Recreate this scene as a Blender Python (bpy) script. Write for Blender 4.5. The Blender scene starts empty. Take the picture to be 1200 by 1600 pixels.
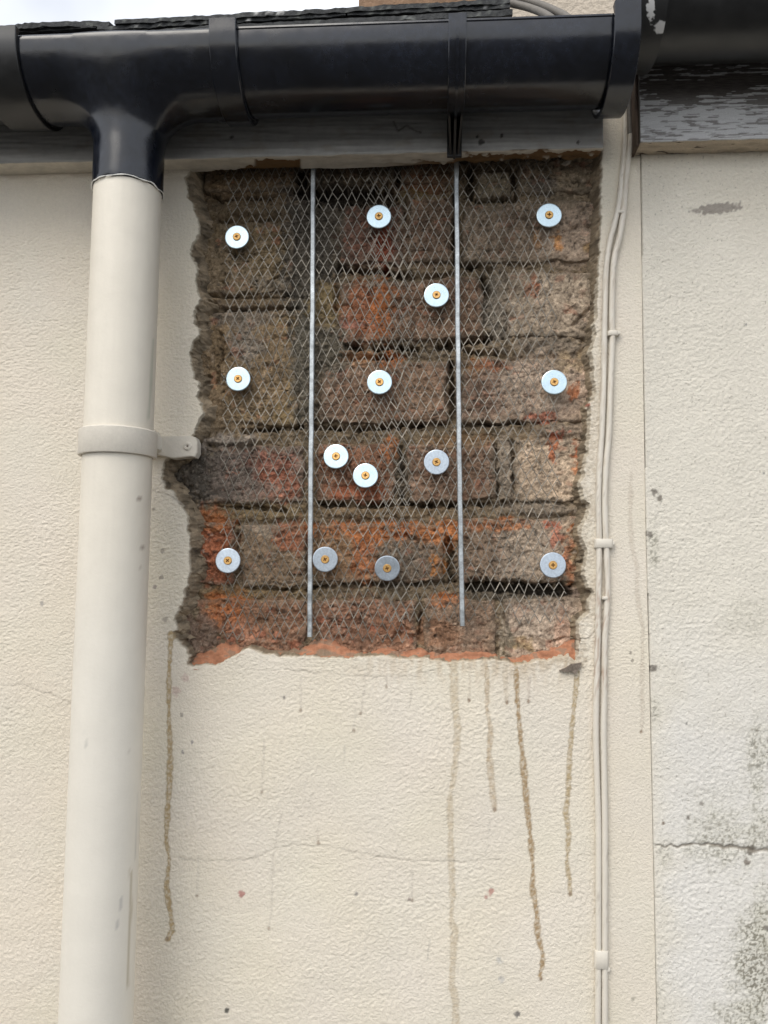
import bpy, bmesh, math, random
import numpy as np
from mathutils import Vector, Matrix
from mathutils.geometry import tessellate_polygon

# ------------------------------------------------------------------ camera, sky, sun, exposure
S = bpy.context.scene
COL = S.collection
F = 1202.0                                   # focal length in photo pixels (1200 x 1600)
CAM = np.array([0.0, -0.83, 1.75])
yaw, pitch, roll = math.radians(3.6), math.radians(4.7), math.radians(0.45)
FW = np.array([-math.sin(yaw)*math.cos(pitch), math.cos(yaw)*math.cos(pitch), math.sin(pitch)])
R0 = np.cross(FW, [0, 0, 1]); R0 /= np.linalg.norm(R0)
U0 = np.cross(R0, FW)
RT = R0*math.cos(roll) + U0*math.sin(roll)
UP = -R0*math.sin(roll) + U0*math.cos(roll)
cam = bpy.data.cameras.new('camera'); cam_o = bpy.data.objects.new('camera', cam); COL.objects.link(cam_o)
M = Matrix.Identity(4)
for i in range(3):
    M[i][0], M[i][1], M[i][2], M[i][3] = RT[i], UP[i], -FW[i], CAM[i]
cam_o.matrix_world = M
cam.sensor_width = 36.0; cam.lens = F/1600*36.0
cam.clip_start = 0.02; cam.clip_end = 2000
S.camera = cam_o
SUN_EL, SUN_AZ = math.radians(48), math.radians(-28)      # azimuth from the -Y axis, towards -X (front left)
world = bpy.data.worlds.new("World"); S.world = world; world.use_nodes = True
wn = world.node_tree; wn.nodes.clear()
sky = wn.nodes.new('ShaderNodeTexSky'); sky.sky_type = 'NISHITA'; sky.sun_disc = False
sd = Vector((math.sin(SUN_AZ)*math.cos(SUN_EL), -math.cos(SUN_AZ)*math.cos(SUN_EL), math.sin(SUN_EL)))
sky.sun_elevation = SUN_EL; sky.sun_rotation = math.atan2(sd.x, sd.y)
sky.air_density = 1.0; sky.dust_density = 2.5; sky.ozone_density = 1.0
hs = wn.nodes.new('ShaderNodeHueSaturation'); hs.inputs['Saturation'].default_value = 0.42
bg = wn.nodes.new('ShaderNodeBackground'); bg.inputs['Strength'].default_value = 0.14
wo = wn.nodes.new('ShaderNodeOutputWorld')
wtc = wn.nodes.new('ShaderNodeTexCoord'); cn = wn.nodes.new('ShaderNodeTexNoise')
cn.inputs['Scale'].default_value = 2.2; cn.inputs['Detail'].default_value = 5
cr = wn.nodes.new('ShaderNodeMapRange'); cr.inputs[1].default_value = 0.35; cr.inputs[2].default_value = 0.65
cr.inputs[3].default_value = 0.25; cr.inputs[4].default_value = 0.85
mixc = wn.nodes.new('ShaderNodeMixRGB'); mixc.inputs[2].default_value = (6.4, 6.6, 7.0, 1)
L = wn.links.new
L(wtc.outputs['Generated'], cn.inputs['Vector']); L(cn.outputs[0], cr.inputs[0]); L(cr.outputs[0], mixc.inputs[0])
L(sky.outputs[0], hs.inputs['Color']); L(hs.outputs[0], mixc.inputs[1]); L(mixc.outputs[0], bg.inputs['Color'])
L(bg.outputs[0], wo.inputs['Surface'])
sun = bpy.data.lights.new('sun', 'SUN'); sun.energy = 1.05; sun.angle = math.radians(35); sun.color = (1, 0.94, 0.85)
sun_o = bpy.data.objects.new('sun', sun); COL.objects.link(sun_o)
sun_o.rotation_euler = sd.to_track_quat('Z', 'Y').to_euler(); sun_o.location = (0, -3, 6)
S.view_settings.view_transform = 'Standard'; S.view_settings.look = 'None'
S.view_settings.gamma = 1; S.view_settings.use_curve_mapping = False
S.view_settings.exposure = 0.60

# ------------------------------------------------------------------ helpers
def at(px, py, Y=0.0):                       # the point on the plane y = Y that the photo pixel looks at
    d = FW + RT*((px-600)/F) + UP*((800-py)/F)
    t = (Y-CAM[1])/d[1]
    return CAM + d*t
def vat(px, py, Y=0.0): return Vector(at(px, py, Y))
def proj(X, Y, Z):
    dx, dy, dz = X-CAM[0], Y-CAM[1], Z-CAM[2]
    z = dx*FW[0]+dy*FW[1]+dz*FW[2]
    return (600+F*(dx*RT[0]+dy*RT[1]+dz*RT[2])/z, 800-F*(dx*UP[0]+dy*UP[1]+dz*UP[2])/z)
MM = 0.001
rng = np.random.RandomState(7)
_perm = rng.permutation(1024); _perm = np.concatenate([_perm, _perm])
_ang = rng.rand(1024)*2*np.pi; _gx, _gy = np.cos(_ang), np.sin(_ang)
def perlin(x, y, seed=0):
    x = np.asarray(x, float)+seed*17.31+500; y = np.asarray(y, float)+seed*9.77+500
    xi = np.floor(x).astype(int); yi = np.floor(y).astype(int); xf, yf = x-xi, y-yi
    u = xf**3*(xf*(xf*6-15)+10); v = yf**3*(yf*(yf*6-15)+10)
    def g(a, b, fx, fy):
        h = _perm[(_perm[a & 1023]+b) & 1023]
        return _gx[h]*fx+_gy[h]*fy
    n00, n10 = g(xi, yi, xf, yf), g(xi+1, yi, xf-1, yf)
    n01, n11 = g(xi, yi+1, xf, yf-1), g(xi+1, yi+1, xf-1, yf-1)
    a = n00+(n10-n00)*u; b = n01+(n11-n01)*u
    return (a+(b-a)*v)*1.5
def fbm(x, y, o=4, seed=0, gain=0.5):
    s, a, f = 0, 1.0, 1.0
    for i in range(o):
        s = s+a*perlin(x*f, y*f, seed+i*3); a *= gain; f *= 2.03
    return s
def facet(x, y, seed=0):
    """broken-facet relief: nearest jittered cell, each a tilted plane; returns relief (-1..1) and a random value per cell"""
    x = np.asarray(x, float)+seed*7.7+300; y = np.asarray(y, float)+seed*3.1+300; xi, yi = np.floor(x).astype(int), np.floor(y).astype(int)
    best = np.full(x.shape, 9.0); val = np.zeros(x.shape); rnd = np.zeros(x.shape)
    for i in (-1, 0, 1):
        for j in (-1, 0, 1):
            h = _perm[(_perm[(xi+i) & 1023]+yi+j+seed) & 1023]; h2 = _perm[h+1]; h3 = _perm[h2+1]; h4 = _perm[h3+1]
            dx = x-(xi+i+.1+.8*h/1024); dy = y-(yi+j+.1+.8*h2/1024); d = dx*dx+dy*dy; m = d < best
            best = np.where(m, d, best); val = np.where(m, (h3/512-1)*.5+(h4/512-1)*dx*.9+(h/512-1)*dy*.9, val); rnd = np.where(m, h4/1024, rnd)
    return val, rnd
def sstep(a, b, x):
    t = np.clip((x-a)/(b-a), 0, 1); return t*t*(3-2*t)
def lerp(c, d, t): return c+(np.asarray(d, float)-c)*t[..., None]
def seg_dist(px, py, pts):                   # distance to a polyline and position along it
    best = np.full(np.shape(px), 1e9); s = np.zeros(np.shape(px)); L0 = 0
    tot = sum(math.hypot(b[0]-a[0], b[1]-a[1]) for a, b in zip(pts, pts[1:]))
    for a, b in zip(pts, pts[1:]):
        dx, dy = b[0]-a[0], b[1]-a[1]; l = math.hypot(dx, dy)
        t = np.clip(((px-a[0])*dx+(py-a[1])*dy)/(l*l), 0, 1)
        d = np.hypot(px-a[0]-t*dx, py-a[1]-t*dy)
        m = d < best; best = np.where(m, d, best); s = np.where(m, (L0+t*l)/tot, s); L0 += l
    return best, s
def poly_sdf(px, py, poly):                  # positive inside
    poly = np.array(poly, float); out = np.empty(px.shape)
    A, B = poly, np.roll(poly, -1, 0); D = B-A; LL = (D**2).sum(1)
    for s in range(0, len(px), 20000):
        x, y = px[s:s+20000, None], py[s:s+20000, None]
        t = np.clip(((x-A[:, 0])*D[:, 0]+(y-A[:, 1])*D[:, 1])/LL, 0, 1)
        d = np.sqrt(((x-A[:, 0]-t*D[:, 0])**2+(y-A[:, 1]-t*D[:, 1])**2).min(1))
        c = (A[:, 1] > y) != (B[:, 1] > y)
        xi = A[:, 0]+(y-A[:, 1])*D[:, 0]/np.where(D[:, 1] == 0, 1e-9, D[:, 1])
        ins = ((c & (x < xi)).sum(1) % 2) == 1
        out[s:s+20000] = np.where(ins, d, -d)
    return out
def link(name, me, mat, parent=None):
    o = bpy.data.objects.new(name, me); COL.objects.link(o)
    if mat is not None:
        for m in (mat if isinstance(mat, (list, tuple)) else [mat]): me.materials.append(m)
    if parent is not None: o.parent = parent
    return o
def tag(o, label=None, cat=None, group=None, kind=None):
    for k, v in (('label', label), ('category', cat), ('group', group), ('kind', kind)):
        if v: o[k] = v
    return o
def empty(name, label, cat, group=None):
    return tag(link(name, None, None), label, cat, group)
def npmesh(name, V, Q, col=None, smooth=True):
    """mesh from a vertex array and a quad array; unused vertices dropped"""
    used = np.zeros(len(V), bool); used[Q.ravel()] = True
    idx = np.cumsum(used)-1; V = V[used]; Q = idx[Q]
    me = bpy.data.meshes.new(name)
    me.vertices.add(len(V)); me.vertices.foreach_set('co', V.astype(np.float32).ravel())
    n = len(Q); k = Q.shape[1]
    me.loops.add(n*k); me.loops.foreach_set('vertex_index', Q.astype(np.int32).ravel())
    me.polygons.add(n); me.polygons.foreach_set('loop_start', np.arange(0, n*k, k, dtype=np.int32))
    if smooth: me.polygons.foreach_set('use_smooth', np.ones(n, bool))
    me.update(calc_edges=True)
    if col is not None:
        c = np.ones((len(V), 4), np.float32); c[:, :3] = np.clip(col[used], 0, 1)
        at_ = me.attributes.new('Col', 'FLOAT_COLOR', 'POINT'); at_.data.foreach_set('color', c.ravel())
    return me
def gridq(nx, nz):
    i = np.arange(nx-1)[None, :]+np.arange(nz-1)[:, None]*nx
    return np.stack([i, i+1, i+1+nx, i+nx], -1).reshape(-1, 4)      # rows run along x, stacked upwards: faces -Y
def bm_mesh(bm, name, smooth=False, ang=None):
    me = bpy.data.meshes.new(name)
    bmesh.ops.recalc_face_normals(bm, faces=bm.faces)
    for f in bm.faces: f.smooth = smooth
    if ang:
        for e in bm.edges:
            if len(e.link_faces) == 2 and e.calc_face_angle(0) > ang: e.smooth = False
    bm.to_mesh(me); bm.free(); return me
def box(bm, x0, x1, y0, y1, z0, z1, bev=0.0):
    vs = [bm.verts.new((x, y, z)) for x in (x0, x1) for y in (y0, y1) for z in (z0, z1)]
    fs = [(0, 1, 3, 2), (4, 6, 7, 5), (0, 4, 5, 1), (2, 3, 7, 6), (0, 2, 6, 4), (1, 5, 7, 3)]
    ff = [bm.faces.new([vs[i] for i in f]) for f in fs]
    if bev:
        bmesh.ops.bevel(bm, geom=list({e for f in ff for e in f.edges}), offset=bev, segments=2, affect='EDGES', profile=0.5)
def sweep(name, prof, axis_pts, closed=True):
    """sweep a (y, z) profile along points given as (x, y0, z0)"""
    P = np.array(prof, float); A = np.array(axis_pts, float); n, k = len(A), len(P)
    V = np.zeros((n, k, 3)); V[:, :, 0] = A[:, None, 0]
    V[:, :, 1] = A[:, None, 1]+P[None, :, 0]; V[:, :, 2] = A[:, None, 2]+P[None, :, 1]
    q = []; kk = k if closed else k-1
    for a in range(n-1):
        for b in range(kk):
            c = (b+1) % k; q.append((a*k+b, a*k+c, (a+1)*k+c, (a+1)*k+b))
    me = bpy.data.meshes.new(name)
    fs = q+([tuple(range(k-1, -1, -1)), tuple(range((n-1)*k, n*k))] if closed else [])
    me.from_pydata(V.reshape(-1, 3).tolist(), [], fs)
    return me
def fix(me, ang=0.6):
    bm = bmesh.new(); bm.from_mesh(me); bmesh.ops.recalc_face_normals(bm, faces=bm.faces)
    for f in bm.faces: f.smooth = True
    for e in bm.edges:
        if len(e.link_faces) == 2 and e.calc_face_angle(0) > ang: e.smooth = False
    bm.to_mesh(me); bm.free(); return me
def tube(pts, r, n=10, cap=True):
    """tube mesh data along 3-D points (radius may vary)"""
    P = np.array(pts, float); m = len(P); rr = np.broadcast_to(np.asarray(r, float), (m,))
    T = np.gradient(P, axis=0); T /= np.linalg.norm(T, axis=1)[:, None]
    ref = np.array([0, 1.0, 0]); V = []
    for p, t, q in zip(P, T, rr):
        a = np.cross(t, ref); a /= np.linalg.norm(a); b = np.cross(t, a)
        for i in range(n):
            th = 2*math.pi*i/n; V.append(p+q*(math.cos(th)*a+math.sin(th)*b))
    Q = [(i*n+j, i*n+(j+1) % n, (i+1)*n+(j+1) % n, (i+1)*n+j) for i in range(m-1) for j in range(n)]
    if cap: Q += [tuple(range(n-1, -1, -1)), tuple(range((m-1)*n, m*n))]
    return V, Q
def smooth_path(pts, n=80):
    """Catmull-Rom through points"""
    P = np.array(pts, float); P = np.vstack([2*P[0]-P[1], P, 2*P[-1]-P[-2]]); out = []
    segs = len(P)-3; per = max(2, n//segs)
    for i in range(segs):
        a, b, c, d = P[i:i+4]
        for t in np.linspace(0, 1, per, endpoint=(i == segs-1)):
            out.append(0.5*(2*b+(c-a)*t+(2*a-5*b+4*c-d)*t*t+(3*b-3*c+d-a)*t**3))
    return np.array(out)

# ------------------------------------------------------------------ materials
def mat(name, base=(0.5, 0.5, 0.5), rough=0.6, metal=0.0, attr=False, spec=0.5, mottle=None, bumps=(), rough_var=0.0):
    """mottle: (scale, low, high) brightness factor; bumps: list of (scale, strength, distance, detail)"""
    m = bpy.data.materials.new(name); m.use_nodes = True; nt = m.node_tree; b = nt.nodes['Principled BSDF']
    b.inputs['Roughness'].default_value = rough; b.inputs['Metallic'].default_value = metal
    b.inputs['Specular IOR Level'].default_value = spec
    geo = nt.nodes.new('ShaderNodeTexCoord'); l = nt.links.new
    if attr:
        a = nt.nodes.new('ShaderNodeAttribute'); a.attribute_name = 'Col'; src = a.outputs['Color']
    else:
        r = nt.nodes.new('ShaderNodeRGB'); r.outputs[0].default_value = (*base, 1); src = r.outputs[0]
    for sc, lo, hi in (mottle or []):
        n = nt.nodes.new('ShaderNodeTexNoise'); n.inputs['Scale'].default_value = sc; n.inputs['Detail'].default_value = 6
        n.inputs['Roughness'].default_value = 0.65
        l(geo.outputs['Object'], n.inputs['Vector'])
        mr = nt.nodes.new('ShaderNodeMapRange'); mr.inputs[1].default_value = 0.3; mr.inputs[2].default_value = 0.7
        mr.inputs[3].default_value = lo; mr.inputs[4].default_value = hi; l(n.outputs[0], mr.inputs[0])
        mx = nt.nodes.new('ShaderNodeVectorMath'); mx.operation = 'SCALE'
        l(src, mx.inputs[0]); l(mr.outputs[0], mx.inputs['Scale']); src = mx.outputs[0]
    l(src, b.inputs['Base Color'])
    if rough_var:
        n = nt.nodes.new('ShaderNodeTexNoise'); n.inputs['Scale'].default_value = 60; n.inputs['Detail'].default_value = 5
        l(geo.outputs['Object'], n.inputs['Vector'])
        mr = nt.nodes.new('ShaderNodeMapRange'); mr.inputs[1].default_value = 0.3; mr.inputs[2].default_value = 0.7
        mr.inputs[3].default_value = rough-rough_var; mr.inputs[4].default_value = rough+rough_var
        l(n.outputs[0], mr.inputs[0]); l(mr.outputs[0], b.inputs['Roughness'])
    prev = None
    for sc, st, dist, det in bumps:
        n = nt.nodes.new('ShaderNodeTexNoise'); n.inputs['Scale'].default_value = sc; n.inputs['Detail'].default_value = det
        l(geo.outputs['Object'], n.inputs['Vector'])
        bp = nt.nodes.new('ShaderNodeBump'); bp.inputs['Strength'].default_value = st; bp.inputs['Distance'].default_value = dist
        l(n.outputs[0], bp.inputs['Height'])
        if prev: l(prev.outputs[0], bp.inputs['Normal'])
        prev = bp
    if prev: l(prev.outputs[0], b.inputs['Normal'])
    return m
M_paintwall = mat('masonry paint', attr=True, rough=0.7, spec=0.3, mottle=[(260, 0.95, 1.04), (900, 0.95, 1.04)], bumps=[(420, 0.8, 0.0012, 5), (1000, 0.9, 0.0006, 4)])
M_brick = mat('old brick', attr=True, rough=0.9, spec=0.2, mottle=[(85, 0.78, 1.22), (340, 0.66, 1.32), (1300, 0.7, 1.25)], bumps=[(260, 0.8, 0.0022, 6), (1200, 0.8, 0.0006, 4)])
M_mortar = mat('old mortar', attr=True, rough=0.95, spec=0.15, mottle=[(110, 0.78, 1.2), (400, 0.68, 1.3), (1600, 0.7, 1.25)], bumps=[(300, 0.9, 0.0025, 6), (1300, 0.8, 0.0006, 4)])
M_dust = mat('brick dust', attr=True, rough=0.95, spec=0.1, mottle=[(500, 0.88, 1.1)], bumps=[(1500, 0.5, 0.0004, 3)])
M_pvc = mat('black plastic', (0.004, 0.005, 0.008), rough=0.2, spec=0.62, mottle=[(12, 0.5, 2.6), (160, 0.6, 1.9)], bumps=[(14, 0.12, 0.002, 2), (900, 0.12, 0.0003, 3)], rough_var=0.09)
M_pvcdull = mat('weathered black plastic', (0.010, 0.010, 0.010), rough=0.36, spec=0.6, mottle=[(60, 0.75, 1.4)], bumps=[(14, 0.15, 0.002, 2)], rough_var=0.08)
M_pipe = mat('cream gloss paint', attr=True, rough=0.42, spec=0.45, mottle=[(25, 0.97, 1.03)], bumps=[(45, 0.22, 0.002, 3), (300, 0.3, 0.0006, 3)])
M_white = mat('torn white paint', (.74, .73, .69), rough=.5)
M_cream = mat('cream paint', (0.66, 0.615, 0.53), rough=0.5, spec=0.4, mottle=[(60, 0.93, 1.04), (400, 0.96, 1.03)], bumps=[(300, 0.35, 0.0007, 4)])
M_lath = mat('galvanised lath', (0.23, 0.21, 0.175), rough=0.45, metal=0.55, mottle=[(220, 0.7, 1.25)])
M_rib = mat('galvanised rib', (0.44, 0.47, 0.48), rough=0.42, metal=0.75, mottle=[(110, 0.62, 1.3), (700, 0.85, 1.15)], bumps=[(500, 0.3, 0.0005, 3)])
M_zinc = mat('bright zinc', (0.54, 0.665, 0.72), rough=0.30, metal=0.95, mottle=[(120, 0.88, 1.06), (500, 0.92, 1.05)], rough_var=0.06)
M_zincdim = mat('zinc with dim reflection tint', (0.5, 0.56, 0.62), rough=0.33, metal=0.95, mottle=[(350, 0.8, 1.15)], rough_var=0.08)  # darker zinc copy: dim reflections of the lower washers put into the colour
M_brass = mat('yellow passivated steel', (0.66, 0.39, 0.14), rough=0.42, metal=0.8, mottle=[(900, 0.8, 1.15)])
M_recess = mat('dark brown recess', (0.22, 0.09, 0.02), rough=0.7, metal=0.3)  # darker brown inside the cross recess of the screws
M_fascia = mat('dirty white gloss', attr=True, rough=0.5, spec=0.4, mottle=[(90, 0.9, 1.08)], bumps=[(120, 0.3, 0.001, 4)])
M_wood = mat('peeling painted wood', attr=True, rough=0.7, spec=0.25, mottle=[(700, 0.88, 1.1)], bumps=[(900, 0.4, 0.0005, 3)])
M_slate = mat('slate', attr=True, rough=0.8, spec=0.3, mottle=[(180, 0.6, 1.5)], bumps=[(260, 0.8, 0.002, 5)])
M_cablegrey = mat('grey cable', (0.16, 0.145, 0.125), rough=0.6, mottle=[(120, 0.8, 1.2)])
M_chimney = mat('brown masonry', (0.25, 0.16, 0.10), rough=0.9, mottle=[(30, 0.7, 1.3)], bumps=[(160, 0.8, 0.004, 5)])
M_pale = mat('pale rough render', (0.55, 0.48, 0.39), rough=0.9, mottle=[(60, 0.8, 1.15), (300, 0.85, 1.1)], bumps=[(150, 0.9, 0.004, 5)])
M_timber = mat('bare timber', (0.10, 0.07, 0.05), rough=0.9, mottle=[(80, 0.7, 1.3)])
M_stone = mat('grey chip', (0.18, 0.145, 0.115), rough=0.8, mottle=[(400, 0.6, 1.3)], bumps=[(800, 0.6, 0.0005, 4)])
M_ground = mat('dark paving', (0.055, 0.054, 0.052), rough=0.9, mottle=[(3, 0.8, 1.2), (40, 0.85, 1.15)], bumps=[(200, 0.5, 0.003, 5)])

# ------------------------------------------------------------------ ground
gme = bpy.data.meshes.new('ground')
gme.from_pydata([(-300, -300, 0), (300, -300, 0), (300, 300, 0), (-300, 300, 0)], [], [(0, 1, 2, 3)])
tag(link('ground', gme, M_ground), kind='structure')

# ------------------------------------------------------------------ traced outline of the hole (photo pixels on the wall plane)
HOLE = [(298, 225), (299, 265), (288.5, 278), (293, 290), (292, 307), (304, 318), (303, 327), (310, 346), (311, 362), (307, 374), (300, 380),
 (297, 391), (302, 406), (309, 420), (305, 438), (308, 454), (315, 466), (307, 477), (303, 491), (303, 505), (311, 514), (312, 523), (302, 532),
 (297, 550), (297, 564), (301, 577), (303, 590), (310, 597), (310, 608), (307, 620), (314, 631), (317, 647), (310, 660), (301, 678), (290, 690), (268, 712),
 (258, 720), (254, 735), (252, 748), (259, 763), (271, 769), (284, 793), (294, 806), (292, 831), (298, 847), (296, 862), (297, 892), (288, 925),
 (283, 946), (273, 962), (273, 973), (277, 984), (270, 989), (273, 998), (289, 1013), (295, 1027), (292, 1039), (302, 1041), (342, 1037), (363, 1025),
 (388, 1013), (410, 1020), (432, 1025), (478, 1025), (492, 1026), (522, 1028), (563, 1027), (605, 1024), (626, 1030), (667, 1028), (688, 1033),
 (705, 1034), (732, 1033), (760, 1031), (789, 1032), (804, 1040), (828, 1035), (865, 1028), (889, 1024), (896, 1033), (901, 1033), (904, 1010),
 (907, 999), (905, 990), (904, 974), (909, 967), (921, 958), (920, 942), (927, 925), (919, 917), (913, 898), (915, 880), (917, 862), (911, 845),
 (908, 829), (911, 817), (920, 801), (921, 784), (911, 779), (907, 755), (913, 742), (914, 725), (919, 703), (922, 670), (923, 648), (919, 631),
 (927, 625), (931, 612), (928, 586), (926, 564), (923, 547), (932, 523), (928, 505), (933, 497), (934, 460), (935, 405), (938, 361), (939, 337),
 (940, 323), (939, 305), (940, 268), (940, 225)]
# ------------------------------------------------------------------ brick and mortar colour map (albedo, plus painted recess shade), in photo pixels
TAN, BROWN, DARK = (0.27, 0.215, 0.135), (0.225, 0.155, 0.108), (0.10, 0.092, 0.08)
GREY, PALE, RED = (0.165, 0.155, 0.132), (0.44, 0.37, 0.29), (0.42, 0.155, 0.075)
PURP, YEL, ORA = (0.21, 0.13, 0.10), (0.34, 0.265, 0.15), (0.50, 0.20, 0.085)
PATCH = [  # x, y, rx, ry, colour, strength
 (380, 280, 110, 40, (0.24, 0.18, 0.115), .8), (385, 400, 85, 60, TAN, .8), (380, 560, 90, 110, (0.27, 0.21, 0.14), .8), (345, 420, 50, 50, (0.30, 0.25, 0.18), .6),
 (375, 495, 50, 18, (0.30, 0.27, 0.23), .7), (385, 540, 26, 30, (0.27, 0.25, 0.22), .7), (425, 445, 40, 14, (0.29, 0.26, 0.21), .7),
 (480, 400, 40, 130, (0.12, 0.115, 0.10), .9), (505, 370, 45, 90, (0.13, 0.12, 0.10), .8), (515, 300, 80, 22, (0.09, 0.08, 0.07), .8),  # last, darkest patch paints the shade of the deep upper recess
 (478, 570, 26, 100, (0.15, 0.145, 0.12), .9), (520, 550, 40, 50, (0.165, 0.155, 0.125), .9), (508, 475, 26, 34, (0.32, 0.26, 0.15), .9),
 (590, 380, 55, 45, PURP, .7), (600, 385, 14, 40, (0.36, 0.10, 0.06), .7), (668, 370, 45, 55, (0.23, 0.17, 0.125), .8),
 (660, 290, 40, 12, (0.25, 0.10, 0.05), .5), (668, 305, 40, 10, (0.28, 0.22, 0.10), .5),
 (575, 485, 45, 50, (0.36, 0.16, 0.09), .8), (600, 480, 20, 46, ORA, .8), (550, 505, 15, 12, (0.45, 0.25, 0.2), .7), (680, 495, 75, 40, (0.225, 0.16, 0.115), .8), (640, 550, 80, 12, (0.18, 0.15, 0.11), .8),
 (610, 563, 26, 12, ORA, .8), (565, 560, 30, 14, (0.40, 0.22, 0.12), .7), (590, 620, 90, 45, (0.235, 0.165, 0.12), .7), (660, 620, 40, 40, (0.29, 0.21, 0.15), .7),
 (780, 480, 28, 60, (0.21, 0.195, 0.165), .9), (800, 370, 60, 50, (0.23, 0.185, 0.14), .8), (895, 370, 55, 50, (0.40, 0.33, 0.26), .9), (870, 290, 60, 35, (0.27, 0.23, 0.17), .8),
 (850, 290, 26, 14, (0.13, 0.12, 0.11), .7), (770, 300, 30, 24, (0.26, 0.23, 0.165), .8), (922, 388, 12, 8, YEL, .9), (870, 378, 8, 14, (0.48, 0.25, 0.10), .8), (840, 375, 10, 14, (0.42, 0.26, 0.14), .6),
 (860, 480, 75, 50, (0.38, 0.325, 0.255), .9), (833, 448, 14, 14, (0.42, 0.15, 0.08), .9), (810, 450, 30, 25, (0.30, 0.26, 0.2), .6), (860, 540, 70, 16, (0.21, 0.185, 0.15), .85),
 (740, 575, 24, 14, (0.42, 0.24, 0.10), .8), (770, 570, 40, 9, (0.42, 0.18, 0.10), .8), (755, 615, 40, 45, (0.24, 0.17, 0.13), .8), (850, 600, 75, 50, (0.43, 0.36, 0.29), .9),
 (895, 615, 10, 14, (0.36, 0.15, 0.075), .9), (845, 652, 26, 10, (0.42, 0.14, 0.09), .7), (895, 568, 30, 12, (0.42, 0.34, 0.22), .6), (880, 675, 50, 14, (0.26, 0.22, 0.175), .9), (870, 680, 14, 8, (0.42, 0.12, 0.08), .8),
 (330, 745, 75, 50, (0.115, 0.108, 0.095), .95), (370, 740, 40, 45, (0.20, 0.17, 0.15), .7), (350, 690, 55, 10, (0.36, 0.33, 0.29), .8), (425, 725, 36, 24, (0.32, 0.15, 0.11), .7), (435, 760, 36, 30, (0.36, 0.15, 0.095), .7), (400, 770, 40, 20, (0.24, 0.2, 0.17), .6),
 (400, 800, 90, 16, (0.24, 0.19, 0.115), .8), (330, 850, 42, 55, (0.34, 0.145, 0.085), .9), (330, 815, 30, 14, (0.38, 0.17, 0.08), .8), (415, 870, 50, 50, (0.26, 0.2, 0.14), .8), (410, 826, 40, 10, (0.40, 0.35, 0.28), .7), (455, 838, 30, 24, (0.42, 0.17, 0.10), .7),
 (555, 740, 60, 40, (0.29, 0.165, 0.11), .7), (560, 770, 50, 14, (0.40, 0.15, 0.085), .7), (610, 700, 14, 20, ORA, .7), (705, 740, 65, 45, (0.235, 0.165, 0.12), .8), (720, 690, 60, 14, (0.32, 0.21, 0.12), .6),
 (628, 745, 12, 45, (0.14, 0.125, 0.10), .8), (790, 735, 22, 60, (0.33, 0.29, 0.235), .9), (855, 735, 50, 50, (0.46, 0.38, 0.29), .9), (865, 700, 7, 22, (0.36, 0.14, 0.075), .9), (908, 730, 12, 30, (0.44, 0.2, 0.1), .8), (905, 700, 6, 14, (0.42, 0.15, 0.08), .8),
 (590, 830, 110, 17, ORA, .8), (690, 835, 40, 24, (0.50, 0.22, 0.10), .85), (520, 870, 40, 40, (0.31, 0.21, 0.13), .8), (570, 870, 24, 40, (0.44, 0.19, 0.095), .8), (640, 880, 55, 35, (0.22, 0.185, 0.145), .9), (685, 885, 12, 14, (0.48, 0.22, 0.08), .8), (600, 800, 110, 14, (0.22, 0.165, 0.105), .7),
 (750, 870, 40, 45, (0.25, 0.19, 0.14), .8), (830, 870, 50, 50, (0.41, 0.35, 0.28), .9), (780, 820, 50, 10, (0.44, 0.2, 0.10), .8), (860, 820, 14, 8, (0.42, 0.13, 0.08), .8), (872, 838, 12, 10, (0.45, 0.2, 0.14), .8), (888, 880, 8, 40, (0.42, 0.18, 0.09), .7), (905, 825, 14, 10, (0.46, 0.19, 0.08), .9),
 (905, 870, 14, 40, (0.22, 0.165, 0.105), .9), (850, 795, 60, 14, (0.235, 0.205, 0.165), .9), (820, 925, 90, 15, (0.12, 0.11, 0.09), .8), (905, 925, 18, 14, (0.25, 0.2, 0.165), .8),
 (360, 935, 40, 16, ORA, .85), (350, 965, 40, 20, (0.50, 0.21, 0.10), .85), (385, 985, 40, 16, (0.45, 0.24, 0.16), .7), (310, 990, 40, 35, (0.24, 0.185, 0.15), .85), (430, 960, 50, 35, (0.29, 0.18, 0.12), .7), (400, 925, 90, 10, (0.26, 0.2, 0.115), .7),
 (560, 970, 80, 35, (0.30, 0.18, 0.125), .8), (610, 985, 26, 20, (0.36, 0.2, 0.13), .7), (700, 940, 26, 12, ORA, .8), (715, 985, 60, 35, (0.29, 0.22, 0.165), .9), (680, 990, 40, 25, (0.36, 0.19, 0.11), .5), (785, 990, 6, 40, (0.52, 0.47, 0.38), .8), (845, 970, 55, 35, (0.41, 0.35, 0.285), .9), (815, 1003, 16, 14, (0.33, 0.25, 0.14), .7), (797, 1000, 12, 25, (0.22, 0.2, 0.15), .8), (880, 985, 20, 30, (0.42, 0.27, 0.2), .5)]
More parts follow.
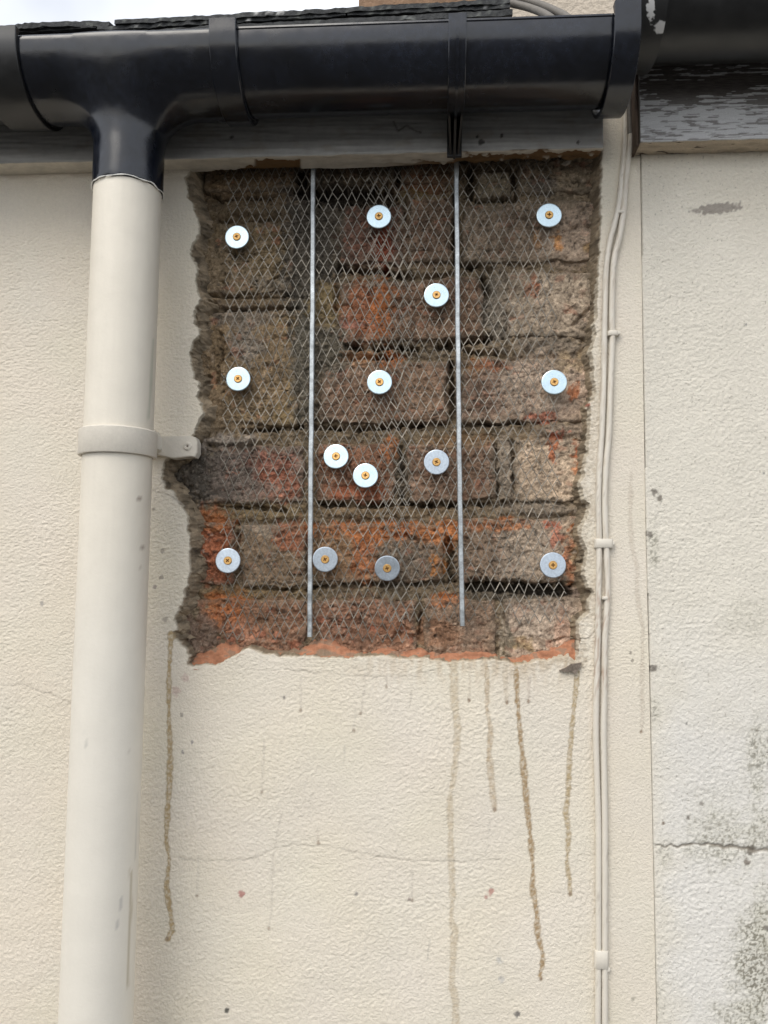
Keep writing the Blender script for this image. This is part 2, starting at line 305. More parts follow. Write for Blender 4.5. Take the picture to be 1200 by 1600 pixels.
def colour_map(px, py, base):
    n1 = fbm(px/26, py/26, 4, 3); n2 = fbm(px/9, py/9, 3, 11)
    c = np.empty(px.shape+(3,)); c[:] = base
    c *= (1+0.22*n1+0.16*n2)[..., None]
    wx, wy = px+9*fbm(px/18, py/18, 3, 21), py+9*fbm(px/18, py/18, 3, 31)
    for x, y, rx, ry, col, st in PATCH:
        r = np.hypot((wx-x)/rx, (wy-y)/ry); m = r < 1.5
        if not m.any(): continue
        k = sstep(1.25, 0.7, r[m]+0.35*n2[m])*st
        v = np.asarray(col)*(1+0.18*n1[m]+0.22*n2[m])[..., None]
        c[m] = c[m]+(v-c[m])*k[..., None]
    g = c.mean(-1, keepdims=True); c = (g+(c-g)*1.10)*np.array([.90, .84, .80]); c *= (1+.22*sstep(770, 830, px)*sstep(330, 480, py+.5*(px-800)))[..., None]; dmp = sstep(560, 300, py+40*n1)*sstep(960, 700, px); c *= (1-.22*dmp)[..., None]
    big = fbm(px/60, py/45, 2, 45); c *= (1+.16*big)[..., None]
    pits = sstep(0.42, 0.62, fbm(px/5, py/5, 2, 41)); c *= (1-0.5*pits)[..., None]
    lite = sstep(0.45, 0.65, fbm(px/6, py/6, 2, 51)); c += (0.09*lite)[..., None]*np.array([1, .85, .7])
    return np.clip(c, 0.02, 0.8)
CRACKS = [  # deep open joints: polyline, width px, depth mm
 ([(312, 255), (312, 294)], 12, 22), ([(318, 296), (332, 306), (345, 313), (400, 309), (460, 305)], 4, 9), ([(320, 345), (380, 347), (455, 343)], 4, 8),
 ([(466, 250), (472, 300)], 18, 18), ([(492, 300), (540, 303), (602, 304)], 30, 24), ([(735, 262), (735, 306)], 14, 16), ([(745, 313), (800, 314)], 6, 12), ([(802, 270), (806, 310)], 6, 12), ([(805, 277), (850, 279), (890, 284), (930, 280)], 3, 6),
 ([(622, 255), (622, 292)], 10, 14), ([(528, 420), (600, 424), (640, 433)], 9, 15), ([(716, 412), (768, 420)], 10, 15), ([(711, 300), (712, 418)], 9, 14), ([(636, 300), (630, 345)], 4, 8),
 ([(750, 428), (764, 470), (758, 500)], 10, 16), ([(700, 538), (764, 530)], 9, 16), ([(528, 432), (525, 480)], 7, 12), ([(540, 541), (600, 546), (650, 545)], 9, 16), ([(662, 546), (712, 540)], 10, 16), ([(550, 560), (612, 559)], 5, 10),
 ([(704, 570), (709, 655)], 10, 14), ([(486, 668), (560, 670), (640, 666), (704, 660)], 7, 14), ([(720, 664), (800, 661), (820, 660)], 5, 10), ([(380, 674), (440, 669), (470, 666)], 7, 14),
 ([(340, 791), (400, 794), (446, 797)], 5, 10), ([(500, 788), (560, 790), (636, 788), (715, 790), (800, 786)], 7, 14), ([(626, 700), (628, 780)], 8, 10), ([(486, 660), (486, 690)], 6, 10),
 ([(618, 836), (655, 845)], 5, 8), ([(702, 846), (706, 905)], 11, 14), ([(395, 921), (480, 923)], 5, 9), ([(490, 917), (560, 915), (704, 911)], 6, 10), ([(735, 914), (800, 919), (884, 923)], 17, 22),
 ([(251, 747), (270, 735), (300, 714)], 7, 9), ([(656, 932), (655, 1000)], 5, 10), ([(372, 820), (370, 872)], 4, 8), ([(776, 690), (778, 780)], 4, 8), ([(800, 690), (803, 770), (815, 783)], 6, 9), ([(300, 465), (345, 464), (400, 465), (455, 462)], 4, 8), ([(320, 485), (400, 483), (470, 482)], 4, 8),
 ([(395, 470), (402, 455), (440, 432), (455, 425)], 3, 6), ([(785, 530), (800, 540), (812, 528)], 6, 8), ([(720, 545), (745, 552), (775, 553)], 6, 12), ([(305, 600), (330, 590)], 4, 8), ([(345, 520), (348, 560), (340, 600)], 4, 7),
 ([(905, 345), (925, 356), (933, 375)], 2.5, 4), ([(880, 362), (905, 352)], 2.5, 4), ([(895, 505), (930, 470)], 5, 6), ([(860, 1002), (905, 998)], 3, 6)]
def crack_depth(px, py):
    wx, wy = px+2.5*perlin(px/9, py/9, 61), py+3*perlin(px/11, py/11, 71); d = np.zeros(px.shape)
    for pts, w, dep in CRACKS:
        xs, ys = [p[0] for p in pts], [p[1] for p in pts]
        m = (px > min(xs)-w-8) & (px < max(xs)+w+8) & (py > min(ys)-w-8) & (py < max(ys)+w+8)
        if not m.any(): continue
        r, _ = seg_dist(wx[m], wy[m], pts)
        k = dep*sstep(w*0.72, w*0.22, r+w*0.42*fbm(px[m]/9, py[m]/9, 2, 81))*(1 if w >= 14 else np.clip(.72+.95*perlin(px[m]/24, py[m]/24, 83), .12, 1)); d[m] = np.maximum(d[m], k)
    return d*MM
OUT = [(672, 425, 46, 8, 5), (595, 552, 55, 7, 4), (360, 688, 50, 9, 5), (384, 683, 14, 16, 4), (400, 806, 70, 9, 2), (590, 803, 90, 8, 2), (800, 545, 28, 16, 4), (780, 470, 22, 50, 3), (860, 540, 70, 15, 3),
       (480, 570, 24, 90, 5), (512, 540, 30, 40, 4), (480, 400, 14, 90, 3), (505, 370, 28, 60, 1), (330, 410, 30, 60, 5), (310, 560, 25, 60, 6), (330, 640, 30, 40, 4), (790, 735, 15, 50, 3), (330, 740, 60, 45, 4), (880, 670, 50, 12, 3), (850, 797, 60, 10, 3),
       (330, 330, 60, 14, 3), (400, 328, 60, 13, 4), (390, 475, 70, 8, 3), (310, 985, 45, 40, 5), (510, 470, 24, 30, 4), (905, 480, 40, 30, 1), (870, 640, 40, 30, 1)]
FACE = 0.019
def mortar_y(px, py):
    y = FACE+0.0042+0.0022*fbm(px/22, py/22, 4, 91)+0.0013*fbm(px/7, py/7, 3, 95)
    for x, yy, rx, ry, o in OUT:
        r = np.hypot((px-x)/rx, (py-yy)/ry); y = y-o*1.35*MM*sstep(1.25, 0.55, r+0.3*perlin(px/12, py/12, 99))
    f1, _ = facet((px+2*perlin(px/8, py/8, 97))/13, (py+2*perlin(px/8, py/8, 98))/9, 77); f2, _ = facet(px/6, py/5, 78)
    return y+MM*(1.3*f1+.7*f2)+crack_depth(px, py)

# ------------------------------------------------------------------ the house wall: render coat with a hole, bricks, mortar, dust
house = empty('house_wall', 'cream rendered wall with a patch hacked back to old brick', 'wall')
DX = 1.15*MM
def axis(lo, hi, olo, ohi):
    f = np.arange(lo, hi, DX); a = lo-np.geomspace(0.004, lo-olo, 12)[::-1]; b = f[-1]+np.geomspace(0.004, ohi-f[-1], 12)
    return np.concatenate([a, f, b]), (lo, f[-1])
JOINT = [(1000, 230), (1004, 530), (1009, 840), (1013, 1000), (1020, 1320), (1026, 1620)]
jx = lambda z: np.interp(z, [at(x, y)[2] for x, y in JOINT][::-1], [at(x, y)[0] for x, y in JOINT][::-1])
xl, xr = at(-40, 800)[0], at(1028, 800)[0]
zb, zt = at(600, 1640)[2], at(600, 120)[2]
LDRIPS = [  # stain runs: points, half width px, colour, strength, dark end
 ([(709, 1040), (710, 1092), (715, 1139), (713, 1176), (709, 1216), (703, 1245), (705, 1346), (707, 1400), (705, 1437), (711, 1455), (708, 1487), (706, 1538), (712, 1563), (712, 1660)], 5.5, (0.50, 0.41, 0.28), .62, 0),
 ([(761, 1040), (761, 1110), (767, 1140), (764, 1176), (767, 1208), (770, 1245), (773, 1265)], 4.6, (0.47, 0.37, 0.25), .72, 1),
 ([(806, 1036), (808, 1092), (812, 1140), (817, 1187), (820, 1223), (825, 1274), (830, 1321), (833, 1357), (832, 1386), (839, 1429), (840, 1462), (848, 1491), (847, 1513), (843, 1523), (846, 1530)], 4.6, (0.37, 0.265, 0.15), 1.0, 1),
 ([(902, 1050), (896, 1114), (890, 1183), (888, 1237), (884, 1270), (889, 1302), (886, 1350), (890, 1375), (891, 1397)], 4.2, (0.44, 0.345, 0.21), .9, 1),
 ([(788, 1040), (792, 1098)], 3.5, (0.52, 0.44, 0.33), .6, 1), ([(827, 1060), (826, 1096)], 3, (0.52, 0.44, 0.36), .5, 1), ([(735, 1040), (733, 1094)], 2.6, (0.55, 0.48, 0.38), .5, 1),
 ([(267, 990), (264, 1054), (264, 1122), (266, 1169), (265, 1222), (261, 1285), (260, 1316), (265, 1342), (260, 1384), (266, 1426), (270, 1453), (262, 1467)], 4.4, (0.44, 0.335, 0.19), .92, 1),
 ([(986, 740), (985, 820), (987, 850), (996, 890), (995, 920), (998, 950), (1004, 980), (1004, 1040), (1003, 1060), (1004, 1112), (1002, 1143)], 3.6, (0.52, 0.45, 0.36), .5, 1),
 ([(413, 1159), (409, 1238)], 2, (0.5, 0.45, 0.38), .4, 1), ([(440, 1270), (427, 1337), (424, 1425), (420, 1451)], 2, (0.5, 0.45, 0.38), .35, 1), ([(571, 1060), (564, 1115)], 2, (0.5, 0.45, 0.38), .4, 1), ([(556, 1100), (553, 1141)], 2, (0.5, 0.45, 0.38), .3, 1),
 ([(470, 1060), (470, 1110)], 2, (0.5, 0.45, 0.38), .4, 1), ([(765, 1280), (760, 1335)], 1.6, (0.5, 0.47, 0.4), .4, 0), ([(604, 1055), (604, 1073)], 2, (0.5, 0.45, 0.38), .4, 1), ([(644, 1360), (644, 1407)], 1.8, (0.5, 0.45, 0.38), .4, 1), ([(497, 1300), (497, 1317)], 2.4, (0.5, 0.42, 0.35), .4, 1), ([(643, 1080), (640, 1105)], 1.6, (0.45, 0.4, 0.33), .5, 0),
 ([(671, 1470), (668, 1500)], 1.8, (0.45, 0.42, 0.36), .5, 0), ([(539, 1165), (536, 1192)], 1.6, (0.45, 0.42, 0.36), .4, 0), ([(310, 1340), (308, 1400)], 1.5, (0.5, 0.46, 0.4), .3, 1)]
DOTS = [(354, 1579, 4, (0.07, 0.07, 0.06)), (377, 1397, 5, (0.42, 0.2, 0.17)), (557, 1397, 3, (0.3, 0.28, 0.25)), (808, 1585, 5, (0.15, 0.14, 0.13)), (767, 1394, 5, (0.48, 0.27, 0.22)), (760, 1402, 3, (0.48, 0.3, 0.25)), (444, 1090, 2.4, (0.2, 0.19, 0.17)), (284, 1117, 3, (0.4, 0.36, 0.3)), (286, 1175, 3, (0.36, 0.33, 0.3)), (300, 1160, 2.5, (0.36, 0.33, 0.3)),
        (66, 944, 3.5, (0.42, 0.39, 0.35)), (254, 861, 3.5, (0.4, 0.36, 0.3)), (252, 902, 3.5, (0.4, 0.36, 0.3)), (241, 917, 3.5, (0.32, 0.28, 0.25)), (258, 968, 4, (0.42, 0.38, 0.32)), (241, 796, 3, (0.4, 0.36, 0.3)), (640, 1405, 3, (0.35, 0.3, 0.26)), (985, 1020, 2, (0.3, 0.27, 0.22)), (988, 1033, 2.4, (0.3, 0.27, 0.22)), (989, 1560, 3, (0.4, 0.37, 0.3)), (780, 1500, 5, (0.52, 0.5, 0.45)), (783, 1530, 5, (0.55, 0.52, 0.47)), (275, 1080, 7, (0.62, 0.5, 0.43)), (290, 1060, 6, (0.62, 0.5, 0.43)), (920, 630, 3, (0.35, 0.12, 0.08)), (545, 870, 3, (0.5, 0.4, 0.3)), (205, 560, 2, (0.4, 0.36, 0.3))]
LCRACK = [[(280, 1342), (330, 1345), (395, 1343), (420, 1330), (460, 1318), (530, 1325), (570, 1335), (640, 1345), (720, 1347), (780, 1344)], [(-10, 1068), (40, 1072), (70, 1082), (115, 1100)], [(445, 1046), (500, 1052), (560, 1056), (625, 1058), (680, 1048)], [(255, 752), (240, 768), (262, 772), (285, 790)], [(908, 1000), (921, 996), (930, 988), (933, 974), (930, 962)]]
def stains(px, py, c, drips, dots, cracks):
    nz = fbm(px/6, py/6, 3, 201)
    for pts, w, col, st, end in drips:
        xs, ys = [p[0] for p in pts], [p[1] for p in pts]
        m = (px > min(xs)-15) & (px < max(xs)+15) & (py > min(ys)-15) & (py < max(ys)+15)
        r, s = seg_dist(px[m]+1.6*perlin(px[m]/8, py[m]/8, 211), py[m], pts)
        w0, w = w, w*(.86+.42*perlin(py[m]/30, px[m]*0+w, 213)+.2*perlin(py[m]/9, px[m]*0+w, 214))
        k = sstep(w*1.05, w*0.72, r+1.1*nz[m])*st*(0.88+.75*np.clip(nz[m], -.6, .5)); c[m] = lerp(c[m], col, np.clip(k, 0, 1))
        e = sstep(0.45, 0.9, r/w)*sstep(1.3, 0.95, r/w)*st*0.4; c[m] = lerp(c[m], np.asarray(col)*0.75, np.clip(e, 0, 1))
        if end:
            r = np.hypot(px[m]-pts[-1][0], (py[m]-pts[-1][1])*0.8); c[m] = lerp(c[m], (0.26, 0.19, 0.13), (.8 if w0 > 2.5 else .6)*sstep(3.4, 1.6, r+1.2*nz[m]))
    for x, y, r0, col in dots:
        m = (abs(px-x) < r0*3) & (abs(py-y) < r0*3); r = np.hypot(px[m]-x, (py[m]-y)*0.85)+r0*0.5*nz[m]
        c[m] = lerp(c[m], col, 0.9*sstep(r0*1.15, r0*0.6, r))
    dep = np.zeros(px.shape)
    for pts in cracks:
        r, s = seg_dist(px, py+3*perlin(px/14, py/14, 221), pts); k = sstep(1.9, 0.5, r)*(0.5+0.5*np.clip(1.5*perlin(px/40, py/40, 231)+.3, 0, 1))
        c[:] = lerp(c, (0.40, 0.36, 0.30), 0.6*k); dep += 0.5*MM*k
    return dep
def wall_texture(X, Z, seed, ax=3.9, az=3.1):
    x, z = X/MM, Z/MM
    wz = z+3*perlin(x/30, z/30, seed+40)
    a = fbm(x/ax, wz/az, 3, seed, 0.55); b = fbm(x/26, z/20, 2, seed+5)
    rid = 1-np.abs(perlin(x/8.0, wz/5.2, seed+9))*2
    amp = np.clip(0.8+0.9*perlin(x/100, z/90, seed+13)+.3*perlin(x/35, z/35, seed+14), .2, 1.6)
    return MM*(0.46*a*(.45+.55*amp)+0.24*b+0.05*rid*amp+1.0*perlin(x/210, z/170, seed+17))
def build_render():
    xs, fx = axis(xl, xr, -4.0, xr+0.02); zs, fz = axis(zb, zt, 0.0, zt+0.1); zs = zs[zs < at(700, 112)[2]]
    def refine(a, lo, hi): return np.concatenate([a[a < lo], np.arange(lo, hi, .00062), a[a > hi]])
    gx = lambda p: at(p, 700)[0]
    xs = refine(refine(xs, gx(250), gx(322)), gx(888), gx(944)); zs = refine(zs, at(600, 1050)[2], at(600, 232)[2])
    xs = xs[xs < xr+0.004]
    X, Z = np.meshgrid(xs, zs); X0 = X.copy()
    J = jx(Z); X = np.minimum(X, J)                             # the last columns stop on the joint
    sh = X.shape; x, z = X.ravel(), Z.ravel()
    px, py = proj(x, 0.0, z)
    fine = ((X0 > fx[0]-.001) & (Z > fz[0]-.001) & (Z < fz[1]+.001)).ravel()
    h = wall_texture(x, z, 101)*fine
    c = np.empty((len(x), 3)); c[:] = (0.725, 0.665, 0.555)
    v = fbm(px/160, py/160, 3, 111)
    c *= (1+0.035*v)[:, None]; c[:, 0] *= 1+0.012*perlin(px/120, py/120, 115); c[:, 2] *= 1-0.03*perlin(px/110, py/130, 119)
    c = lerp(c, (0.70, 0.62, 0.52), 0.3*sstep(330, 0, px)*sstep(0.0, 0.5, v+.3))          # warmer paint on the far left
    h *= (1-.55*sstep(420, 280, py))*(1-.5*sstep(940, 965, px))
    dep = np.zeros(len(x))
    near = (px > 225) & (px < 965) & (py > 205) & (py < 1065)
    qx, qy = px[near], py[near]
    wx = qx+2.2*perlin(qx/13, qy/13, 121)+1.5*perlin(qx/5, qy/5, 123); wy = qy+2.0*perlin(qx/13, qy/13, 125)+1.5*perlin(qx/5, qy/5, 127)
    sd_ = poly_sdf(wx, wy, HOLE)*0.69*MM
    dd = np.zeros(len(qx)); ins = sd_ > -0.0012
    wid = np.where(qx < 600, 0.0088, 0.0058)*(1+.55*perlin(qx/24, qy/24, 131)); wid = np.where(qy > 1000, 0.003, np.clip(wid, .003, .02))
    t = np.clip(sd_/wid, 0, 3); lump, lr = facet((qx+3*perlin(qx/9, qy/9, 132))/15, (qy+3*perlin(qx/9, qy/9, 136))/12, 5); lump2, lr2 = facet(qx/6.5, qy/6, 6); lump = 1.0*lump+.45*lump2
    dd = np.where(ins, 0.0042*sstep(-.0006, .0007, sd_)+0.0135*np.clip(t, 0, 1)**1.3+0.018*np.clip(t-1, 0, 2)+(0.0022*lump+.0010*fbm(qx/5, qy/5, 2, 134))*sstep(0, .15, t)*sstep(1.6, 1, t), 0)
    dd = dd+np.where(sd_ > .003, crack_depth(qx, qy), 0)
    dep[near] = np.maximum(dd, 0)
    cc = c[near]
    edge = np.array((0.52, 0.46, 0.36)); raw = np.array((0.235, 0.185, 0.125))
    rawn = raw*(1+0.4*fbm(qx/14, qy/14, 4, 135)+.5*(lr-.5)+.4*(lr2-.5))[:, None]
    k1 = sstep(-0.0009, -0.0004, sd_+0.0005*perlin(qx/6, qy/6, 137))
    k2 = sstep(0.0000, 0.0009, sd_+.0006*perlin(qx/9, qy/9, 138)-np.where((qx > 820) & (qy > 440), .0015, 0))
    cc = lerp(cc, edge, k1); cc = cc+(rawn-cc)*k2[:, None]
    # bare sandy band along the right edge and bottom edge where the paint film has gone
    band = sstep(-0.012, -0.004, sd_+0.006*fbm(qx/14, qy/14, 3, 139))*(1-k1)*(sstep(780, 900, qx)*sstep(480, 620, qy)*0.9+0.55*sstep(1000, 1030, qy)*sstep(640, 760, qx))
    speck = np.clip(0.75+0.9*fbm(qx/5, qy/5, 3, 141), 0, 1)
    cc = lerp(cc, (0.53, 0.46, 0.36), np.clip(band*speck*.8, 0, 1))
    c[near] = np.clip(cc, 0.03, 0.9)
    # faint water staining straight under the hole
    wash = sstep(1110, 1035, py)*sstep(430, 720, px)*sstep(930, 880, px)*np.clip(0.5+fbm(px/9, py/40, 3, 143), 0, 1); c = lerp(c, (0.50, 0.40, 0.28), 0.6*wash*(py > 1024)*(.45+.55*sstep(1075, 1040, py)))
    dep += stains(px, py, c, LDRIPS, DOTS, LCRACK)
    peb = sstep(0.62, 0.8, fbm(px/8, py/8, 2, 145))*(py > 1050); c = lerp(c, (0.55, 0.5, 0.42), 0.18*peb)
    # narrow browner band just under the fascia
    fascia_band = sstep(300, 262, py)*sstep(0.0, 0.6, 0.4+fbm(px/40, py/10, 3, 147)); c = lerp(c, (0.52, 0.44, 0.34), 0.45*fascia_band*(px < 300))
    Y = -h+dep
    V = np.stack([x, Y, z], 1)
    Q = gridq(sh[1], sh[0])
    dq = dep[Q].min(1); Q = Q[dq < 0.034]
    w = V[Q[:, 1], 0]-V[Q[:, 0], 0]; Q = Q[w > 1e-6]
    me = npmesh('render_coat', V, Q, c)
    return link('render_coat', me, M_paintwall, house)
build_render()
# mortar backing
def build_mortar():
    a, b = at(225, 1075, .02), at(975, 205, .02)
    xs = np.arange(a[0], b[0], DX); zs = np.arange(a[2], b[2], DX); X, Z = np.meshgrid(xs, zs); x, z = X.ravel(), Z.ravel()
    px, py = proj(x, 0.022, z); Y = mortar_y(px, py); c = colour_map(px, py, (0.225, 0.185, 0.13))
    c *= (1-0.45*sstep(0.004, 0.012, crack_depth(px, py)))[:, None]           # shade of the deep open joints painted into the mortar colour
    return link('mortar', npmesh('mortar', np.stack([x, Y, z], 1), gridq(len(xs), len(zs)), c), M_mortar, house)
build_mortar()
BRICKS = [  # x0, y0, x1, y1 (photo pixels), face offset mm, base colour, spall mm
 (320, 248, 462, 300, 0, (0.24, 0.18, 0.115), 1), (490, 240, 618, 286, 1, (0.20, 0.16, 0.11), 1), (626, 240, 714, 288, 0, (0.22, 0.15, 0.10), 1), (744, 268, 800, 310, -2, (0.25, 0.22, 0.16), 2), (806, 228, 945, 303, 0, (0.27, 0.23, 0.17), 1),
 (306, 346, 460, 460, -1, TAN, 2), (530, 318, 630, 414, 1, PURP, 1.5), (636, 300, 708, 412, 0, (0.23, 0.17, 0.125), 1), (722, 312, 945, 412, 0, (0.30, 0.25, 0.19), 1.2),
 (316, 487, 470, 664, 0, (0.29, 0.225, 0.13), 2), (530, 434, 757, 534, -1, (0.235, 0.16, 0.115), 2), (792, 424, 945, 528, -1, (0.37, 0.32, 0.25), 1.2), (486, 442, 523, 500, 1, YEL, 1),
 (498, 562, 702, 662, -2, (0.235, 0.165, 0.12), 1.5), (719, 558, 935, 660, -1, (0.33, 0.26, 0.20), 1.2), (318, 694, 477, 788, 0, (0.24, 0.18, 0.15), 3), (492, 692, 618, 784, -1, (0.29, 0.165, 0.11), 2), (636, 690, 774, 782, -2, (0.235, 0.165, 0.12), 1.2), (803, 684, 918, 785, -1, (0.44, 0.37, 0.285), 1.5),
 (290, 812, 368, 914, 1, (0.33, 0.145, 0.09), 4), (376, 820, 479, 918, 0, (0.26, 0.2, 0.14), 1.5), (492, 818, 696, 910, 0, (0.28, 0.19, 0.125), 2), (716, 808, 912, 910, -1, (0.34, 0.28, 0.215), 1.5),
 (272, 936, 480, 1050, 0, (0.29, 0.18, 0.125), 3), (490, 937, 652, 1050, 0, (0.29, 0.18, 0.125), 3), (660, 935, 775, 1050, -1, (0.30, 0.22, 0.16), 1), (786, 934, 918, 1050, -1, (0.40, 0.33, 0.26), 1.5)]
def build_brick(i, x0, y0, x1, y1, off, base, spall):
    Yf = FACE+off*MM; a, b = at(x0, y1, Yf), at(x1, y0, Yf)
    nx = max(8, int((b[0]-a[0])/(1.25*MM))); nz = max(8, int((b[2]-a[2])/(1.25*MM)))
    u = np.linspace(0, 1, nx+2); w = np.linspace(0, 1, nz+2)
    X, Z = np.meshgrid(a[0]+(b[0]-a[0])*u, a[2]+(b[2]-a[2])*w); x, z = X.ravel(), Z.ravel()
    ex = np.minimum(x-a[0], b[0]-x)/MM; ez = np.minimum(z-a[2], b[2]-z)/MM
    X1, Z1 = x/MM, z/MM
    n = fbm(X1/16, Z1/16, 4, 300+i)
    ero = 4.2+4.0*perlin(X1/15, Z1/15, 330+i)+2.0*perlin(X1/5, Z1/5, 335+i)
    # rounded, nibbled arrises
    cx, cz = np.clip(1-ex/np.maximum(ero, .6), 0, 1), np.clip(1-ez/np.maximum(ero, .6), 0, 1)
    rd = 1-np.sqrt(np.clip(1-np.clip(cx**2+cz**2, 0, 1), 0, 1))
    y = Yf+rd*6.0*MM+1.7*MM*n+0.6*MM*fbm(X1/4, Z1/4, 3, 340+i)+1.2*MM*perlin(X1/45, Z1/40, 345+i)
    crk = sstep(.05, .012, np.abs(fbm(X1/22, Z1/16, 3, 346+i)))*sstep(0.05, .3, perlin(X1/30, Z1/30, 348+i)); y += 1.6*MM*crk
    y += spall*MM*sstep(0.12, 0.4, fbm(X1/24, Z1/18, 3, 350+i)-0.25+0.25*sstep(14, 0, np.minimum(ex, ez)))
    y += 0.0018*sstep(0.5, 0.62, perlin(X1/4.5, Z1/4.5, 360+i))                  # pits
    wxf, wzf = X1+1.5*perlin(X1/5, Z1/5, 390+i), Z1+1.5*perlin(X1/5, Z1/5, 392+i)
    f1, r1 = facet(wxf/9, wzf/6.5, i); f2, r2 = facet(wxf/4, wzf/3.2, i+40); rough_ = .35+.65*sstep(-.15, .35, fbm(X1/30, Z1/22, 2, 394+i)+.12*(spall-1.5))
    y += rough_*MM*(.6+.28*spall)*(1.5*f1+.8*f2)
    px, py = proj(x, y, z)
    y += np.minimum(crack_depth(px, py), 0.008)
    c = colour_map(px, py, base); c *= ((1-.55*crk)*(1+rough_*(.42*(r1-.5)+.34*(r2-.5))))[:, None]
    fresh = rough_*sstep(-.1, .25, fbm(X1/25, Z1/20, 2, 396+i)); red = .8 if base[0] > 1.55*base[1] else .45
    c = lerp(c, np.array((.34, .135, .08)), red*fresh*(r1 > .80)); c = lerp(c, (.40, .33, .26), .55*fresh*(r2 < .07)); c = lerp(c, (.05, .042, .035), .7*rough_*(r2 > .93))
    smear = sstep(9, 1.5, np.minimum(ex, ez)+5*perlin(X1/14, Z1/14, 365+i))*.5; c = lerp(c, (0.20, 0.16, 0.115), smear); y -= .8*MM*smear
    Xj = x+3.2*MM*perlin(X1/26, Z1/24, 370+i)+0.6*MM*perlin(X1/5, Z1/5, 372+i); sl = .02*math.sin(i*2.7); Zj = z+sl*(x-(a[0]+b[0])/2)+3.0*MM*perlin(X1/26, Z1/20, 380+i)+0.6*MM*perlin(X1/5, Z1/5, 382+i)
    rim = np.zeros((nz+2, nx+2), bool); rim[0] = rim[-1] = True; rim[:, 0] = rim[:, -1] = True; rim = rim.ravel()
    y[rim] = Yf+0.05
    me = npmesh('brick', np.stack([Xj, y, Zj], 1), gridq(nx+2, nz+2), c)
    o = link('brick', me, M_brick, house)
    return o
for i, br in enumerate(BRICKS): build_brick(i, *br)
# orange brick dust lying on the cut bottom edge
DUST = [(296, 1036), (303, 1020), (318, 1016), (332, 1012), (345, 1002), (362, 1004), (385, 1010), (412, 1015), (440, 1016), (478, 1010), (494, 999), (506, 993), (522, 999), (540, 1010), (560, 1017), (578, 1018), (592, 1012), (605, 1007), (626, 1019), (642, 1013), (656, 1012), (690, 1021), (706, 1017), (726, 1016), (760, 1017), (790, 1026), (806, 1024), (830, 1019), (860, 1011), (880, 1003), (893, 994), (905, 986)]
def build_dust():
    nx, nz = 520, 34
    top = np.array(DUST, float); px = np.linspace(293, 906, nx)
    low = np.interp(px, [p[0] for p in HOLE[56:84]], [p[1] for p in HOLE[56:84]])+5+1.5*perlin(px/9, px*0, 401)
    up = np.interp(px, top[:, 0], top[:, 1])+3.0*fbm(px/10, px*0, 3, 405); up = np.minimum(up, low-3)
    t = np.linspace(0, 1, nz)[:, None]
    PX = np.broadcast_to(px, (nz, nx)); PY = low+(up-low)*t
    Y = 0.0005+(FACE-0.0005)*np.clip(t, 0, 1)**0.9+0.0012*fbm(PX/16, PY/16, 3, 411)+0.004*np.clip(t-0.85, 0, 1)/0.15
    P = np.stack([at(a, b, y) for a, b, y in zip(PX.ravel(), PY.ravel(), Y.ravel())])
    c = np.empty((len(P), 3)); c[:] = (0.41, 0.19, 0.11); n = fbm(PX.ravel()/20, PY.ravel()/10, 4, 421)
    c *= (1+0.38*n)[:, None]; c = lerp(c, (0.24, 0.17, 0.12), 0.8*sstep(0.30, 0.6, n+0.25*np.repeat(t.ravel(), nx)))
    for x, y, rx, ry in ((507, 1021, 15, 6), (833, 1038, 5, 5), (450, 1016, 30, 5), (415, 1012, 40, 6)):
        r = np.hypot((PX.ravel()-x)/rx, (PY.ravel()-y)/ry); c = lerp(c, (0.22, 0.17, 0.12), 0.85*sstep(1.2, .7, r+.3*n))
    return link('dust_ledge', npmesh('dust_ledge', P, gridq(nx, nz), c), M_dust, house)
build_dust()

